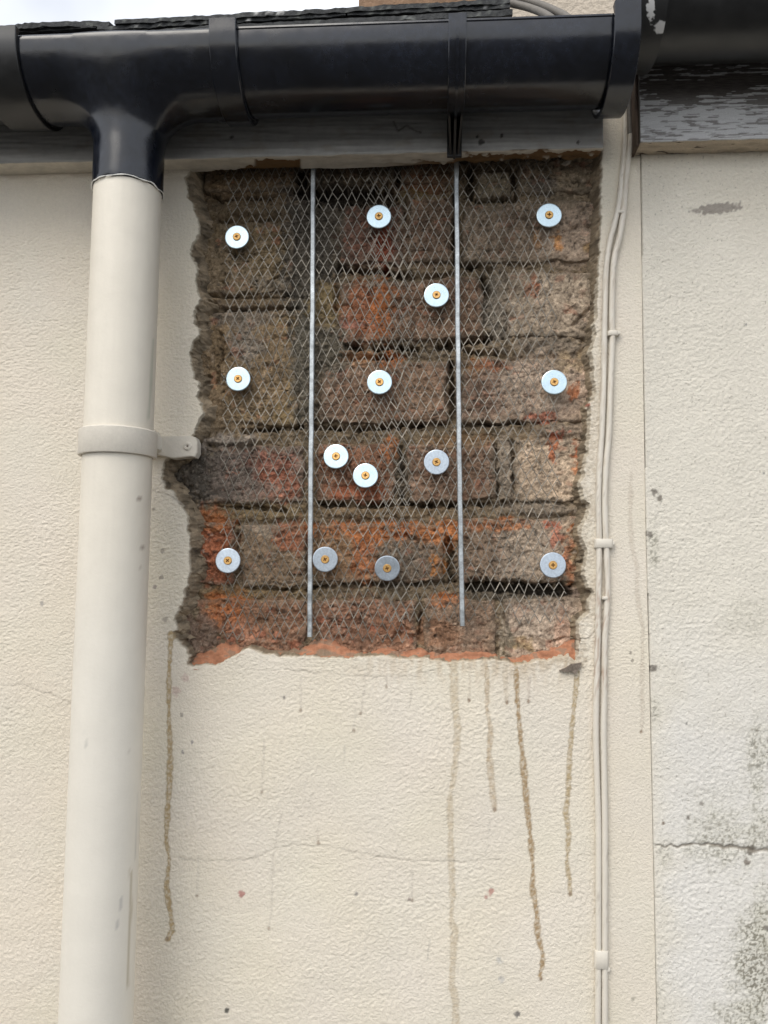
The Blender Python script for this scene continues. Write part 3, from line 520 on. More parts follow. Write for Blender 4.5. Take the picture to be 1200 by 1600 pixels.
# ------------------------------------------------------------------ neighbour's wall on the right
def build_neighbour():
    x0 = at(992, 800)[0]; xe = at(1240, 800)[0]; xs, fx = axis(x0, xe, x0-0.02, 4.0); zs, fz = axis(zb, zt, 0.0, zt+0.6); zs = zs[zs < at(1100, 60)[2]]
    xs = xs[xs >= x0-0.0001]
    X, Z = np.meshgrid(xs, zs); X0 = X.copy(); J = jx(Z)+0.0004; lowm = X < J; X = np.maximum(X, J)
    sh = X.shape; x, z = X.ravel(), Z.ravel(); px, py = proj(x, 0.0, z)
    fine = ((X0 < fx[1]+.001) & (Z > fz[0]-.001) & (Z < fz[1]+.001)).ravel()
    h = (wall_texture(x, z, 151, 3.8, 3.4)*1.1)*fine
    c = np.empty((len(x), 3)); c[:] = (0.70, 0.66, 0.57); v = fbm(px/130, py/130, 3, 161); c *= (1+0.03*v)[:, None]
    cool = sstep(950, 1200, py+60*v)*sstep(1015, 1080, px+40*v); c = lerp(c, (0.715, 0.705, 0.685), 0.5*cool)
    c = lerp(c, (0.60, 0.54, 0.42), 0.35*sstep(420, 240, py+30*v))
    sp = fbm(px/4.2, py/4.2, 3, 171); sp2 = fbm(px/7, py/7, 2, 175)
    for mx, my, rx, ry, st in ((1185, 1175, 34, 62, .8), (1125, 1312, 70, 52, .75), (1190, 1300, 40, 60, .7), (1178, 1510, 42, 120, 1.15), (1020, 850, 11, 42, .8), (1022, 1108, 10, 30, .6), (1195, 1430, 18, 60, .8), (1150, 1590, 60, 40, .7), (1040, 1330, 18, 20, .6), (1160, 960, 40, 30, .35), (1120, 1250, 60, 40, .3), (1025, 1560, 14, 60, .4)):
        r = np.hypot((px-mx)/rx, (py-my)/ry); k = sstep(1.3, 0.2, r+0.4*perlin(px/25, py/25, 181))*st
        c = lerp(c, (0.56, 0.54, 0.44), 0.45*np.clip(k, 0, 1)); c = lerp(c, (0.21, 0.195, 0.15), np.clip(.85*k*sstep(0.35, 0.62, np.maximum(sp, sp2*.95)+0.22*k), 0, .9))
    c = lerp(c, (0.3, 0.27, 0.22), 0.7*sstep(0.78, 0.9, sp))
    m = sstep(1.15, 0.75, np.hypot((px-1120)/40, (py-327+0.1*(px-1120))/8.5)+0.45*perlin(px/5, py/5, 185)); c = lerp(c, (0.29, 0.26, 0.225), m*0.9)
    dots = [(1021, 1043, 6, (0.17, 0.15, 0.125)), (1022, 769, 5, (0.2, 0.18, 0.15)), (1030, 779, 5, (0.18, 0.16, 0.13)), (1014, 834, 5, (0.2, 0.18, 0.15)), (1096, 1256, 3, (0.25, 0.23, 0.2)), (1075, 1278, 3, (0.2, 0.18, 0.15)), (1036, 1286, 3, (0.25, 0.2, 0.15)), (1072, 1131, 2.5, (.2, .2, .18)), (1165, 508, 2, (.25, .25, .23)), (1193, 740, 2, (.25, .25, .23)), (1172, 1327, 8, (0.17, 0.15, 0.12)), (1166, 1345, 5, (0.2, 0.17, 0.14)), (1197, 1449, 5, (0.22, 0.2, 0.17))]
    dep = stains(px, py, c, [], dots, [])
    r, s = seg_dist(px, py+3.5*perlin(px/12, py/12, 191), [(1018, 1319), (1040, 1322), (1090, 1318), (1150, 1323), (1175, 1328), (1210, 1328)])
    k = sstep(3.0, 0.9, r/(0.5+0.9*sstep(1040, 1170, px))); c = lerp(c, (0.22, 0.19, 0.15), 0.8*k); dep += 1.4*MM*k
    Y = -0.0013-h+dep; V = np.stack([x, Y, z], 1)
    V[lowm.ravel(), 1] = 0.015
    w = lambda q: V[q[:, 1], 0]-V[q[:, 0], 0]
    Q = gridq(sh[1], sh[0]); Q = Q[~lowm.ravel()[Q].all(1)]
    o = link('neighbour_wall', npmesh('neighbour_wall', V, Q, c), M_paintwall)
    return tag(o, 'off white gritty wall with black mould specks, right of the cables', 'wall')
build_neighbour()

# ------------------------------------------------------------------ left fascia board
ZF = at(600, 258, 0.0)[2]
def fascia_mesh(name, xa, xb, yf, z0, z1, yb, colfn, step=0.0014, tilt=0.0):
    xs = np.arange(xa, xb+step, step)
    zs = np.arange(z0+0.0015, z1, step); ys = np.arange(yf+0.0015, yb, step)
    prof = [(yb, z0)]+[(y, z0) for y in ys[::-1]]+[(yf+0.0004, z0+0.0004)]+[(yf, z) for z in zs]+[(yf, z1)]
    P = np.array(prof); n = len(P); X = np.repeat(xs, n); Yp = np.tile(P[:, 0], len(xs)); Zp = np.tile(P[:, 1], len(xs))+tilt*(X-xa)
    front = np.tile(np.arange(n) >= len(ys)+1, len(xs)); c, dy, dz = colfn(X, Yp, Zp, front)
    V = np.stack([X, Yp+dy, Zp+dz], 1)
    i = np.arange(n-1)[None, :]+np.arange(len(xs)-1)[:, None]*n
    Q = np.stack([i, i+n, i+n+1, i+1], -1).reshape(-1, 4)
    me = npmesh(name, V, Q, c)
    # end caps
    bm = bmesh.new(); bm.from_mesh(me); bm.verts.ensure_lookup_table()
    rings_ = [[bm.verts[k*n+j] for j in range(n)] for k in (0, len(xs)-1)]
    for ring in rings_:
        last = bm.verts.new((ring[0].co.x, yb, z1+tilt*(ring[0].co.x-xa)))
        try: bm.faces.new(ring+[last])
        except ValueError: pass
    bmesh.ops.recalc_face_normals(bm, faces=bm.faces); bm.to_mesh(me); bm.free(); return me
YFAS = -0.024
def fcol(X, Y, Z, front):
    px, py = proj(X, Y, Z); c = np.empty((len(X), 3)); c[:] = (0.34, 0.335, 0.32)
    st = fbm(px/120, py/5, 4, 501); c *= (1+0.12*st)[:, None]
    c = lerp(c, (0.28, 0.255, 0.21), 0.5*sstep(0.25, 0.7, fbm(px/45, py/22, 4, 505))); c = lerp(c, (0.44, 0.43, 0.40), 0.5*sstep(230, 245, py)*front)
    hair = sstep(2.0, .8, seg_dist(px, py, [(615, 190), (622, 205), (635, 196), (650, 205), (658, 207)])[0]); c = lerp(c, (0.08, 0.07, 0.06), .7*hair)
    for x, y, r in ((746, 214, 2.5), (752, 222, 5), (784, 212, 3), (903, 223, 3), (362, 214, 3)): c = lerp(c, (0.05, 0.045, 0.04), .9*sstep(r*1.2, r*.7, np.hypot(px-x, py-y)+1.5*perlin(px/5, py/5, 507)))
    und = ~front; n = fbm(px/30, py/8, 4, 511)
    cu = np.empty_like(c); cu[:] = (0.66, 0.605, 0.51); cu *= (1+0.12*n)[:, None]; rel = (Y-YFAS)/(0.0-YFAS)
    chip = np.clip(sstep(395, 402, px)*sstep(471, 468, px)*sstep(0.3, 0.4, rel+.12*n)+sstep(330, 345, px)*sstep(470, 460, px)*sstep(0.9, 1.0, rel+.25*n)+sstep(560, 700, px)*sstep(0.72, 0.95, rel+0.35*n)+sstep(690, 745, px)*sstep(0.25, 0.4, rel+0.6*n), 0, 1)
    cu = lerp(cu, np.array((0.20, 0.115, 0.05)), chip); c[und] = cu[und]
    dy = -0.0006*st*front; dz = np.where(und, 0.0025*chip+0.0008*n, 0); dz += np.where(und, 0.003*sstep(.5, 1.2, rel)*sstep(640, 760, px)*np.clip(.5+n, 0, 1), 0)
    return np.clip(c, .02, .9), dy, dz
xF1 = at(941, 240, YFAS)[0]; slopeF = 0.0
ob = link('fascia_board', fascia_mesh('fascia_board', at(-60, 200, YFAS)[0]-1.0, xF1, YFAS, ZF, ZF+0.125, 0.004, fcol), M_fascia)
tag(ob, 'long grubby white fascia board with chipped lower edge behind the gutter', 'fascia')
# ------------------------------------------------------------------ neighbour's fascia, paint peeling off the grain
YN = -0.027; pN = at(1001, 222, YN); ZN = pN[2]
def ncol(X, Y, Z, front):
    px, py = proj(X, Y, Z); n = len(X)
    wob = 10*fbm(px/90, py/30, 3, 521)
    # cathedral grain: nested parabolas opening right, plus straight grain
    yy = py-186+3.0*perlin(px/45, py/30, 522)+1.2*perlin(px/16, py/12, 523)
    f = np.where(px < 1160, np.hypot((px-1160)/5.0, yy), np.abs(yy)); g = np.cos(f*2*np.pi/8.5+1.6*perlin(px/70, py/40, 525))
    streak = fbm(px/85, py/1.9, 3, 531); fine = fbm(px/22, py/1.2, 2, 533); blot = fbm(px/50, py/14, 3, 535)
    fl = fbm(px/34, py/1.5, 3, 537); gone = 0.45*g+0.95*streak+0.6*fl+0.5*blot+0.95*sstep(180, 125, py)-0.05
    gone = gone+0.55*sstep(198, 206, py)*sstep(226, 216, py)*streak
    for x, y, rx, ry in ((1075, 138, 75, 12), (1068, 156, 26, 12), (1150, 128, 50, 10), (1190, 158, 24, 6), (1195, 190, 20, 5)): gone = gone+1.3*sstep(1.3, .5, np.hypot((px-x)/rx, (py-y)/ry))
    k = sstep(0.28, 0.5, gone); c = np.empty((n, 3)); c[:] = (0.50, 0.50, 0.495); c *= (1+.1*streak)[:, None]
    wood = np.array((0.10, 0.088, 0.078))*(1+0.5*fine)[:, None]; wood = lerp(wood, (0.25, 0.24, 0.23), 0.85*sstep(130, 190, py))
    c = c+(wood-c)*k[:, None]; dy = 0.0006*k*front
    und = ~front; cu = np.empty_like(c); cu[:] = (0.55, 0.46, 0.35); cu *= (1+.2*fbm(px/40, py/6, 4, 545))[:, None]; cu = lerp(cu, (0.1, 0.08, 0.06), sstep(.6, .85, fbm(px/30, py/5, 3, 549)+.3*sstep(-.012, .0, Y))); c[und] = cu[und]
    return np.clip(c, .02, .9), dy, np.where(und, .0008*fbm(px/20, py/5, 3, 551), 0)
ob = link('fascia_board', fascia_mesh('fascia_board', pN[0], pN[0]+0.6, YN, ZN, ZN+0.2, 0.02, ncol, step=0.0007), M_wood)
tag(ob, 'weathered fascia board with white paint peeling off the wood grain', 'fascia')
bm = bmesh.new(); box(bm, pN[0]-0.0035, pN[0]-0.0004, YN+0.004, 0.0, ZN-0.002, ZN+0.12, 0.0006)
tag(link('packing_strip', bm_mesh(bm, 'packing_strip'), M_timber), 'dark bare wood strip at the left end of the peeling board', 'wood strip')

# ------------------------------------------------------------------ gutter
RG, TH = 0.051, 0.0026
YC = -0.080; YL = YC-RG
la, lb = at(27, 55, YL), at(960, 22, YL)
gz = lambda x: -.0026+la[2]+(lb[2]-la[2])*(x-la[0])/(lb[0]-la[0])
def arc_prof(ro, ri, n=48, a0=180, a1=360, lip=True):
    o = [(ro*math.cos(math.radians(t)), ro*math.sin(math.radians(t))) for t in np.linspace(a0, a1, n)]
    i = [(ri*math.cos(math.radians(t)), ri*math.sin(math.radians(t))) for t in np.linspace(a1, a0, n)]
    if lip: o = [(-ro-0.0006, 0.0030), (-ro-0.0010, 0.0010)]+o+[(ro, 0.003)]; i = [(ri, 0.003)]+i+[(-ri+0.001, 0.0030)]
    return o+i
def run(x0, x1, n=2): return [(x, YC, gz(x)) for x in np.linspace(x0, x1, n)]
X = lambda px, py=100, Y=YL: at(px, py, Y)[0]
gut = empty('gutter', 'shiny black half round gutter with a running outlet', 'gutter')
link('trough', fix(sweep('trough', arc_prof(RG, RG-TH), run(X(352, 45), X(985, 25), 24))), M_pvc, gut)
link('trough', fix(sweep('trough', arc_prof(RG, RG-TH), run(X(25, 50)-1.1, X(25, 50), 6))), M_pvcdull, gut)
# running outlet: half round body smoothly blended into a round spigot (surface nets over a distance field)
PXC, PYC, PR = at(201, 270, -0.074)[0], -0.074, 0.0340
def build_outlet():
    h = 0.0022; x0, x1 = X(22, 50), X(372, 45); z_l = gz(PXC); zbot = at(201, 268, PYC-0.02)[2]-0.012
    xs = np.arange(x0-3*h, x1+3*h, h); ys = np.arange(YC-RG-.02, YC+RG+.02, h); zs = np.arange(zbot-3*h, z_l+.012, h)
    Xg, Yg, Zg = np.meshgrid(xs, ys, zs, indexing='ij')
    zl = gz(Xg); rc = np.hypot(Yg-YC, Zg-zl)
    d1 = rc-(RG+0.0022); d2 = np.hypot(Xg-PXC, Yg-PYC)-0.0356; d2 = np.maximum(d2, Zg-zl)
    k = 0.040; hh = np.clip(k-np.abs(d1-d2), 0, None)/k; d = np.minimum(d1, d2)-hh*hh*k*0.25
    d = np.maximum(d, -((rc-(RG-0.0012))*-1)*-1*0+(Zg-(zl+0.0030)))
    d = np.maximum(d, zbot-Zg); d = np.maximum(d, np.maximum(x0-Xg, Xg-x1))
    inner = np.where(Zg > zl-0.03, (RG-0.004)-np.hypot(Yg-YC, Zg-zl), -1); d = np.maximum(d, inner)
    s = d < 0; c8 = np.zeros(tuple(n-1 for n in d.shape), int)
    nx, ny, nz = d.shape; acc = np.zeros((nx-1, ny-1, nz-1, 3)); cnt = np.zeros((nx-1, ny-1, nz-1))
    for ax in range(3):
        for o1 in (0, 1):
            for o2 in (0, 1):
                off = [0, 0, 0]; oth = [a for a in range(3) if a != ax]; off[oth[0]], off[oth[1]] = o1, o2
                sl = tuple(slice(off[a], off[a]+d.shape[a]-1) for a in range(3)); off2 = list(off); off2[ax] = 1
                sl2 = tuple(slice(off2[a], off2[a]+d.shape[a]-1) for a in range(3))
                a_, b_ = d[sl], d[sl2]; cr_ = (a_ < 0) != (b_ < 0); t = np.where(cr_, a_/np.where(cr_, a_-b_, 1), 0)
                p = np.zeros(acc.shape); p[..., ax] = t; p[..., oth[0]] = o1; p[..., oth[1]] = o2
                acc += p*cr_[..., None]; cnt += cr_
    act = cnt > 0; idx = np.full(act.shape, -1); idx[act] = np.arange(act.sum())
    ii = np.argwhere(act); V = (ii+acc[act]/cnt[act][:, None])*h+np.array([xs[0], ys[0], zs[0]])
    Q = []
    for ax in range(3):
        o1, o2 = [a for a in range(3) if a != ax]
        sl = [slice(1, n-1) for n in d.shape]; sl[ax] = slice(0, d.shape[ax]-1)
        sl2 = list(sl); sl2[ax] = slice(1, d.shape[ax]); a_, b_ = s[tuple(sl)], s[tuple(sl2)]; e = np.argwhere(a_ != b_)
        base = e.copy(); base[:, o1] += 1; base[:, o2] += 1
        def I(da, db):
            q = base.copy(); q[:, o1] += da; q[:, o2] += db; return idx[q[:, 0], q[:, 1], q[:, 2]]
        Q.append(np.stack([I(-1, -1), I(0, -1), I(0, 0), I(-1, 0)], 1))
    Q = np.vstack(Q); Q = Q[(Q >= 0).all(1)]
    me = npmesh('outlet', V, Q); fix(me, 1.0)
    o = link('outlet', me, M_pvc, gut)
    md = o.modifiers.new('relax', 'SMOOTH'); md.factor = 0.5; md.iterations = 4
    return o
build_outlet()
def strap(pxa, pxb, py, ro, name='union_strap', parent=gut, mat_=M_pvc, top=0.008, yc=YC, zf=gz, th=0.0035, a1=345):
    xa, xb = at(pxa, py, YC-ro)[0], at(pxb, py, YC-ro)[0]
    p = [(-ro-.0005, top), (-ro, 0.0)]+[(ro*math.cos(math.radians(t)), ro*math.sin(math.radians(t))) for t in np.linspace(184, a1, 44)]
    q = [((ro-th)*math.cos(math.radians(t)), (ro-th)*math.sin(math.radians(t))) for t in np.linspace(a1, 184, 44)]+[(-ro+th, 0), (-ro+th+.004, top)]
    me = sweep(name, p+q, [(x, yc, zf(x)) for x in (xa, xa+.0007, xb-.0007, xb)])
    bm = bmesh.new(); bm.from_mesh(me); n = len(p+q); bm.verts.ensure_lookup_table()
    for k in (0, 3):
        for v in bm.verts[k*n:(k+1)*n]:
            v.co.y = yc+(v.co.y-yc)*0.988; z0 = zf(v.co.x); v.co.z = z0+(v.co.z-z0)*0.988
    bm.to_mesh(me); bm.free()
    return link(name, fix(me, 0.5), mat_, parent)
strap(326, 368, 40, RG+0.0065); strap(-40, 24, 55, RG+0.0065, mat_=M_pvcdull); strap(961, 1003, 8, RG+0.0085, 'stop_end', top=0.010)
# stop end plate closing the trough on the right
xe_ = X(985, 25)
link('end_plate', fix(sweep('end_plate', [(RG*1.02*math.cos(math.radians(t)), RG*1.02*math.sin(math.radians(t))) for t in np.linspace(180, 360, 40)], [(xx, YC, gz(xx)) for xx in (xe_-.001, xe_+.0022)])), M_pvc, gut)
# fascia bracket round the trough
br = empty('gutter_bracket', 'black plastic fascia bracket holding the middle of the gutter', 'bracket')
strap(701, 729, 30, RG+0.0042, 'strap', br, M_pvc, top=0.006, th=0.003, a1=320)
xm = at(715, 30, YC-RG)[0]
ribp = [((RG+.0072)*math.cos(math.radians(t)), (RG+.0072)*math.sin(math.radians(t))) for t in np.linspace(190, 318, 40)]+[((RG+.004)*math.cos(math.radians(t)), (RG+.004)*math.sin(math.radians(t))) for t in np.linspace(318, 190, 40)]
link('rib', fix(sweep('rib', ribp, [(x, YC, gz(x)) for x in (xm-.0014, xm+.0014)])), M_pvc, br)
bm = bmesh.new(); zr = gz(xm)
for dx, wd in ((0, .0013), (-.0065, .001), (.0065, .001)):
    w_ = wd; pts = [(YC+.012, zr-RG-.002), (YFAS-.0005, zr-RG-.026 if dx == 0 else zr-RG-.023), (YFAS-.0005, zr-.02), (YC+.03, zr-RG*.8)]
    vs = [[bm.verts.new((xm+dx*(1 if z > zr-RG-.01 else .62)+s*w_, y, z)) for y, z in pts] for s in (-1, 1)]
    bm.faces.new(vs[0]); bm.faces.new(vs[1][::-1])
    for i in range(4): bm.faces.new([vs[0][i], vs[1][i], vs[1][(i+1) % 4], vs[0][(i+1) % 4]])
box(bm, xm-.008, xm+.008, YFAS-.0025, YFAS+.001, zr-RG-.024, zr-.01, .0005)
link('back_plate', bm_mesh(bm, 'back_plate'), M_pvcdull, br)

# neighbour's gutter, a little higher
YC2 = -0.083; n0 = at(1022, 101, YC2-.03)
g2 = empty('gutter', 'dull black gutter higher up on the right with white paint splash', 'gutter')
elev = math.atan2(at(1100, 101, -.08)[2]-CAM[2], 0.75)
zc2 = CAM[2]+((YC2-CAM[1])*math.tan(elev)+(RG)/math.cos(elev))
x2a = at(1003, 20, YC2-RG)[0]
me = sweep('trough', arc_prof(RG, RG-TH), [(x, YC2, zc2) for x in np.linspace(x2a+.004, x2a+.6, 12)]); link('trough', fix(me), M_pvcdull, g2)
def collar2():
    ro = RG+.0075; xa, xb = x2a, at(1050, 20, YC2-ro)[0]
    p = [(ro*math.cos(math.radians(t)), ro*math.sin(math.radians(t))) for t in np.linspace(172, 345, 240)]
    q = [((ro-.005)*math.cos(math.radians(t)), (ro-.005)*math.sin(math.radians(t))) for t in np.linspace(345, 172, 240)]
    me = sweep('end_collar', p+q, [(x, YC2, zc2) for x in np.linspace(xa, xb, 70)]); fix(me, 0.5)
    V = np.empty(len(me.vertices)*3, np.float32); me.vertices.foreach_get('co', V); V = V.reshape(-1, 3)
    px, py = proj(V[:, 0], V[:, 1], V[:, 2]); n = perlin(px/5, py/5, 601); c = np.empty((len(V), 3)); c[:] = (.018, .018, .018)
    k = np.maximum(sstep(1.15, .9, np.hypot((px-1034)/11, (py-43)/10)+.25*n), sstep(1.1, .9, np.hypot((px-1044-.3*(38-py))/5, (py-40)/14)+.3*n))
    k = np.maximum(k, sstep(1.1, .8, np.hypot((px-1017)/6, (py-14)/18)+.6*n)); c = lerp(c, (.62, .62, .61), np.clip(k, 0, 1))
    cc = np.ones((len(V), 4), np.float32); cc[:, :3] = c; a = me.attributes.new('Col', 'FLOAT_COLOR', 'POINT'); a.data.foreach_set('color', cc.ravel())
    link('end_collar', me, M_pvcpaint, g2)
M_pvcpaint = mat('paint splashed plastic', attr=True, rough=0.42, spec=0.5, bumps=[(14, .15, .002, 2)])
collar2()

# ------------------------------------------------------------------ downpipe
dp = empty('downpipe', 'round downpipe painted cream below the black gutter outlet', 'downpipe')
def build_pipe():
    pt = at(201, 268, PYC-.02)[2]; xb_ = at(150, 1600, PYC)[0]; zb_ = at(150, 1600, PYC)[2]
    n, zs = 72, np.concatenate([[0.02], np.arange(zb_-.1, pt, .004), np.linspace(pt, pt+.004, 3)])
    V = np.zeros((len(zs), n, 3)); th = np.linspace(0, 2*np.pi, n, endpoint=False)
    cx = PXC+(xb_-PXC)*(pt-zs)/(pt-zb_)
    T, Zg = np.meshgrid(th, zs); r = PR+0.00007*fbm(T*6, Zg/.012, 3, 611)
    r[-1] -= .001
    V[..., 0] = cx[:, None]+r*np.cos(T); V[..., 1] = PYC+r*np.sin(T); V[..., 2] = Zg
    top = Zg > pt-.002; V[..., 2] += np.where(top, .002*perlin(T*2.5, T*0, 613), 0)
    V = V.reshape(-1, 3); i = (np.arange(len(zs)-1)*n)[:, None]; j = np.arange(n)[None, :]; jn = (np.arange(n)+1)[None, :] % n
    Q = np.stack([i+j, i+jn, i+n+jn, i+n+j], -1).reshape(-1, 4)
    px, py = proj(V[:, 0], V[:, 1], V[:, 2]); c = np.empty((len(V), 3)); c[:] = (.715, .665, .565); c *= (1+.03*fbm(px/80, py/120, 3, 615)+.025*perlin(px/5, py/160, 616))[:, None]
    c = lerp(c, (.70, .67, .60), .6*sstep(760, 1100, py)); front = V[:, 1] < PYC
    for pts, w, col in (([(204, 1360), (205, 1420), (201, 1470), (200, 1540)], 1.8, (.42, .36, .26)), ([(240, 530), (236, 600), (232, 655)], 2, (.5, .5, .4)), ([(190, 1405), (183, 1450)], 1.2, (.45, .43, .4)), ([(216, 1240), (212, 1340)], 1, (.5, .48, .43)), ([(132, 1140), (134, 1165)], 1.2, (.5, .48, .43))):
        r_, _ = seg_dist(px, py, pts); c = lerp(c, col, .8*sstep(w*1.5, w*.5, r_)*front)
    for x, y, r0 in ((224, 1100, 3), (228, 1030, 3), (217, 780, 3.5), (223, 855, 3), (220, 884, 3), (201, 1176, 2.2), (247, 470, 2)): c = lerp(c, (.33, .27, .22), .9*sstep(r0*1.3, r0*.6, np.hypot(px-x, py-y)+perlin(px/4, py/4, 617))*front)
    return link('pipe', npmesh('pipe', V, Q, c), M_pipe, dp), pt, xb_, zb_
_, ptop, pxb, pzb = build_pipe()
pcx = lambda z: PXC+(pxb-PXC)*(ptop-z)/(ptop-pzb)
# torn paint rim where the cream stops at the black socket
rimv = []
for t in np.linspace(0, 2*math.pi, 120, endpoint=False):
    rr = .0356+.0002*math.sin(5*t); rimv.append((PXC+rr*math.cos(t), PYC+rr*math.sin(t), ptop-.0115+.0018*float(perlin(t*2.2, 0.3, 619))+.0008*math.sin(9*t)))
V_, Q_ = tube(rimv+[rimv[0]], [.0004+.0009*abs(float(perlin(i*.16, .7, 621))) for i in range(121)], 6, False)
me = bpy.data.meshes.new('paint_rim'); me.from_pydata([tuple(v) for v in V_], [], Q_); link('paint_rim', fix(me), M_white, dp)
# pipe clip
pc = empty('pipe_clip', 'cream painted pipe clip screwed to the wall beside the hole', 'pipe clip')
za, zb2 = at(190, 706, PYC-PR)[2], at(190, 664, PYC-PR)[2]; zm = (za+zb2)/2; xc = pcx(zm); rb = PR+.0042
bm = bmesh.new(); n = 64; th = [math.radians(t) for t in np.linspace(40, -220, n)]
prof = [(rb-.0036, za), (rb-.0006, za), (rb, za+.0008), (rb, zb2-.0012), (rb-.0012, zb2), (rb-.0036, zb2)]
rings = [[bm.verts.new((xc+r*math.cos(t), PYC+r*math.sin(t), z)) for r, z in prof] for t in th]
for a, b in zip(rings, rings[1:]):
    for i in range(6): bm.faces.new([a[i], a[(i+1) % 6], b[(i+1) % 6], b[i]])
bm.faces.new(rings[0]); bm.faces.new(rings[-1][::-1])
link('band', bm_mesh(bm, 'band', True, .7), M_cream, pc)
def lug(name, outl, y0, y1, m, par, bev=.0008):
    bm = bmesh.new(); f = [bm.verts.new(p) for p in [(x, y0, z) for x, z in outl]]; g = [bm.verts.new(p) for p in [(x, y1, z) for x, z in outl]]
    n = len(outl); top = bm.faces.new(f); bm.faces.new(g[::-1])
    for i in range(n): bm.faces.new([f[i], g[i], g[(i+1) % n], f[(i+1) % n]])
    bmesh.ops.recalc_face_normals(bm, faces=bm.faces)
    bmesh.ops.bevel(bm, geom=list(top.edges), offset=bev, segments=2, affect='EDGES')
    return link(name, bm_mesh(bm, name, True, .6), m, par)
YLUG = -.010
pl = lambda L_: [(at(x, y, YLUG)[0], at(x, y, YLUG)[2]) for x, y in L_]
lug('lug', pl([(222, 682), (298, 681), (305, 683), (308, 690), (308, 707), (304, 714), (297, 713), (270, 716), (248, 711), (222, 704)]), YLUG, .004, M_cream, pc)
lug('lug', pl([(226, 672), (248, 676), (253, 684), (253, 704), (244, 710), (226, 712)]), YLUG-.022, YLUG+.002, M_cream, pc)
def disc(name, P, nrm, prof, m, par=None, n=28):
    """lathe: prof = (radius, height along normal)"""
    bm = bmesh.new(); rings = []
    for r, h in prof:
        rings.append([bm.verts.new((r*math.cos(2*math.pi*i/n), r*math.sin(2*math.pi*i/n), h)) for i in range(n)])
    for a, b in zip(rings, rings[1:]):
        for i in range(n): bm.faces.new([a[i], a[(i+1) % n], b[(i+1) % n], b[i]])
    bm.faces.new(rings[-1]); bm.faces.new(rings[0][::-1])
    me = bm_mesh(bm, name, True, .5); o = link(name, me, m, par)
    o.matrix_world = Matrix.Translation(Vector(P)) @ Vector(nrm).to_track_quat('Z', 'Y').to_matrix().to_4x4()
    return o
disc('screw', at(293, 697, YLUG), (0, -1, 0), [(.0048, -.001), (.0048, .0008), (.0040, .0016), (.0022, .0018), (.0018, .0008)], M_cream, pc)
disc('screw_hole', at(293, 697, YLUG-.0012), (0, -1, 0), [(.0009, 0), (.0009, .0006)], M_timber, pc, 10)

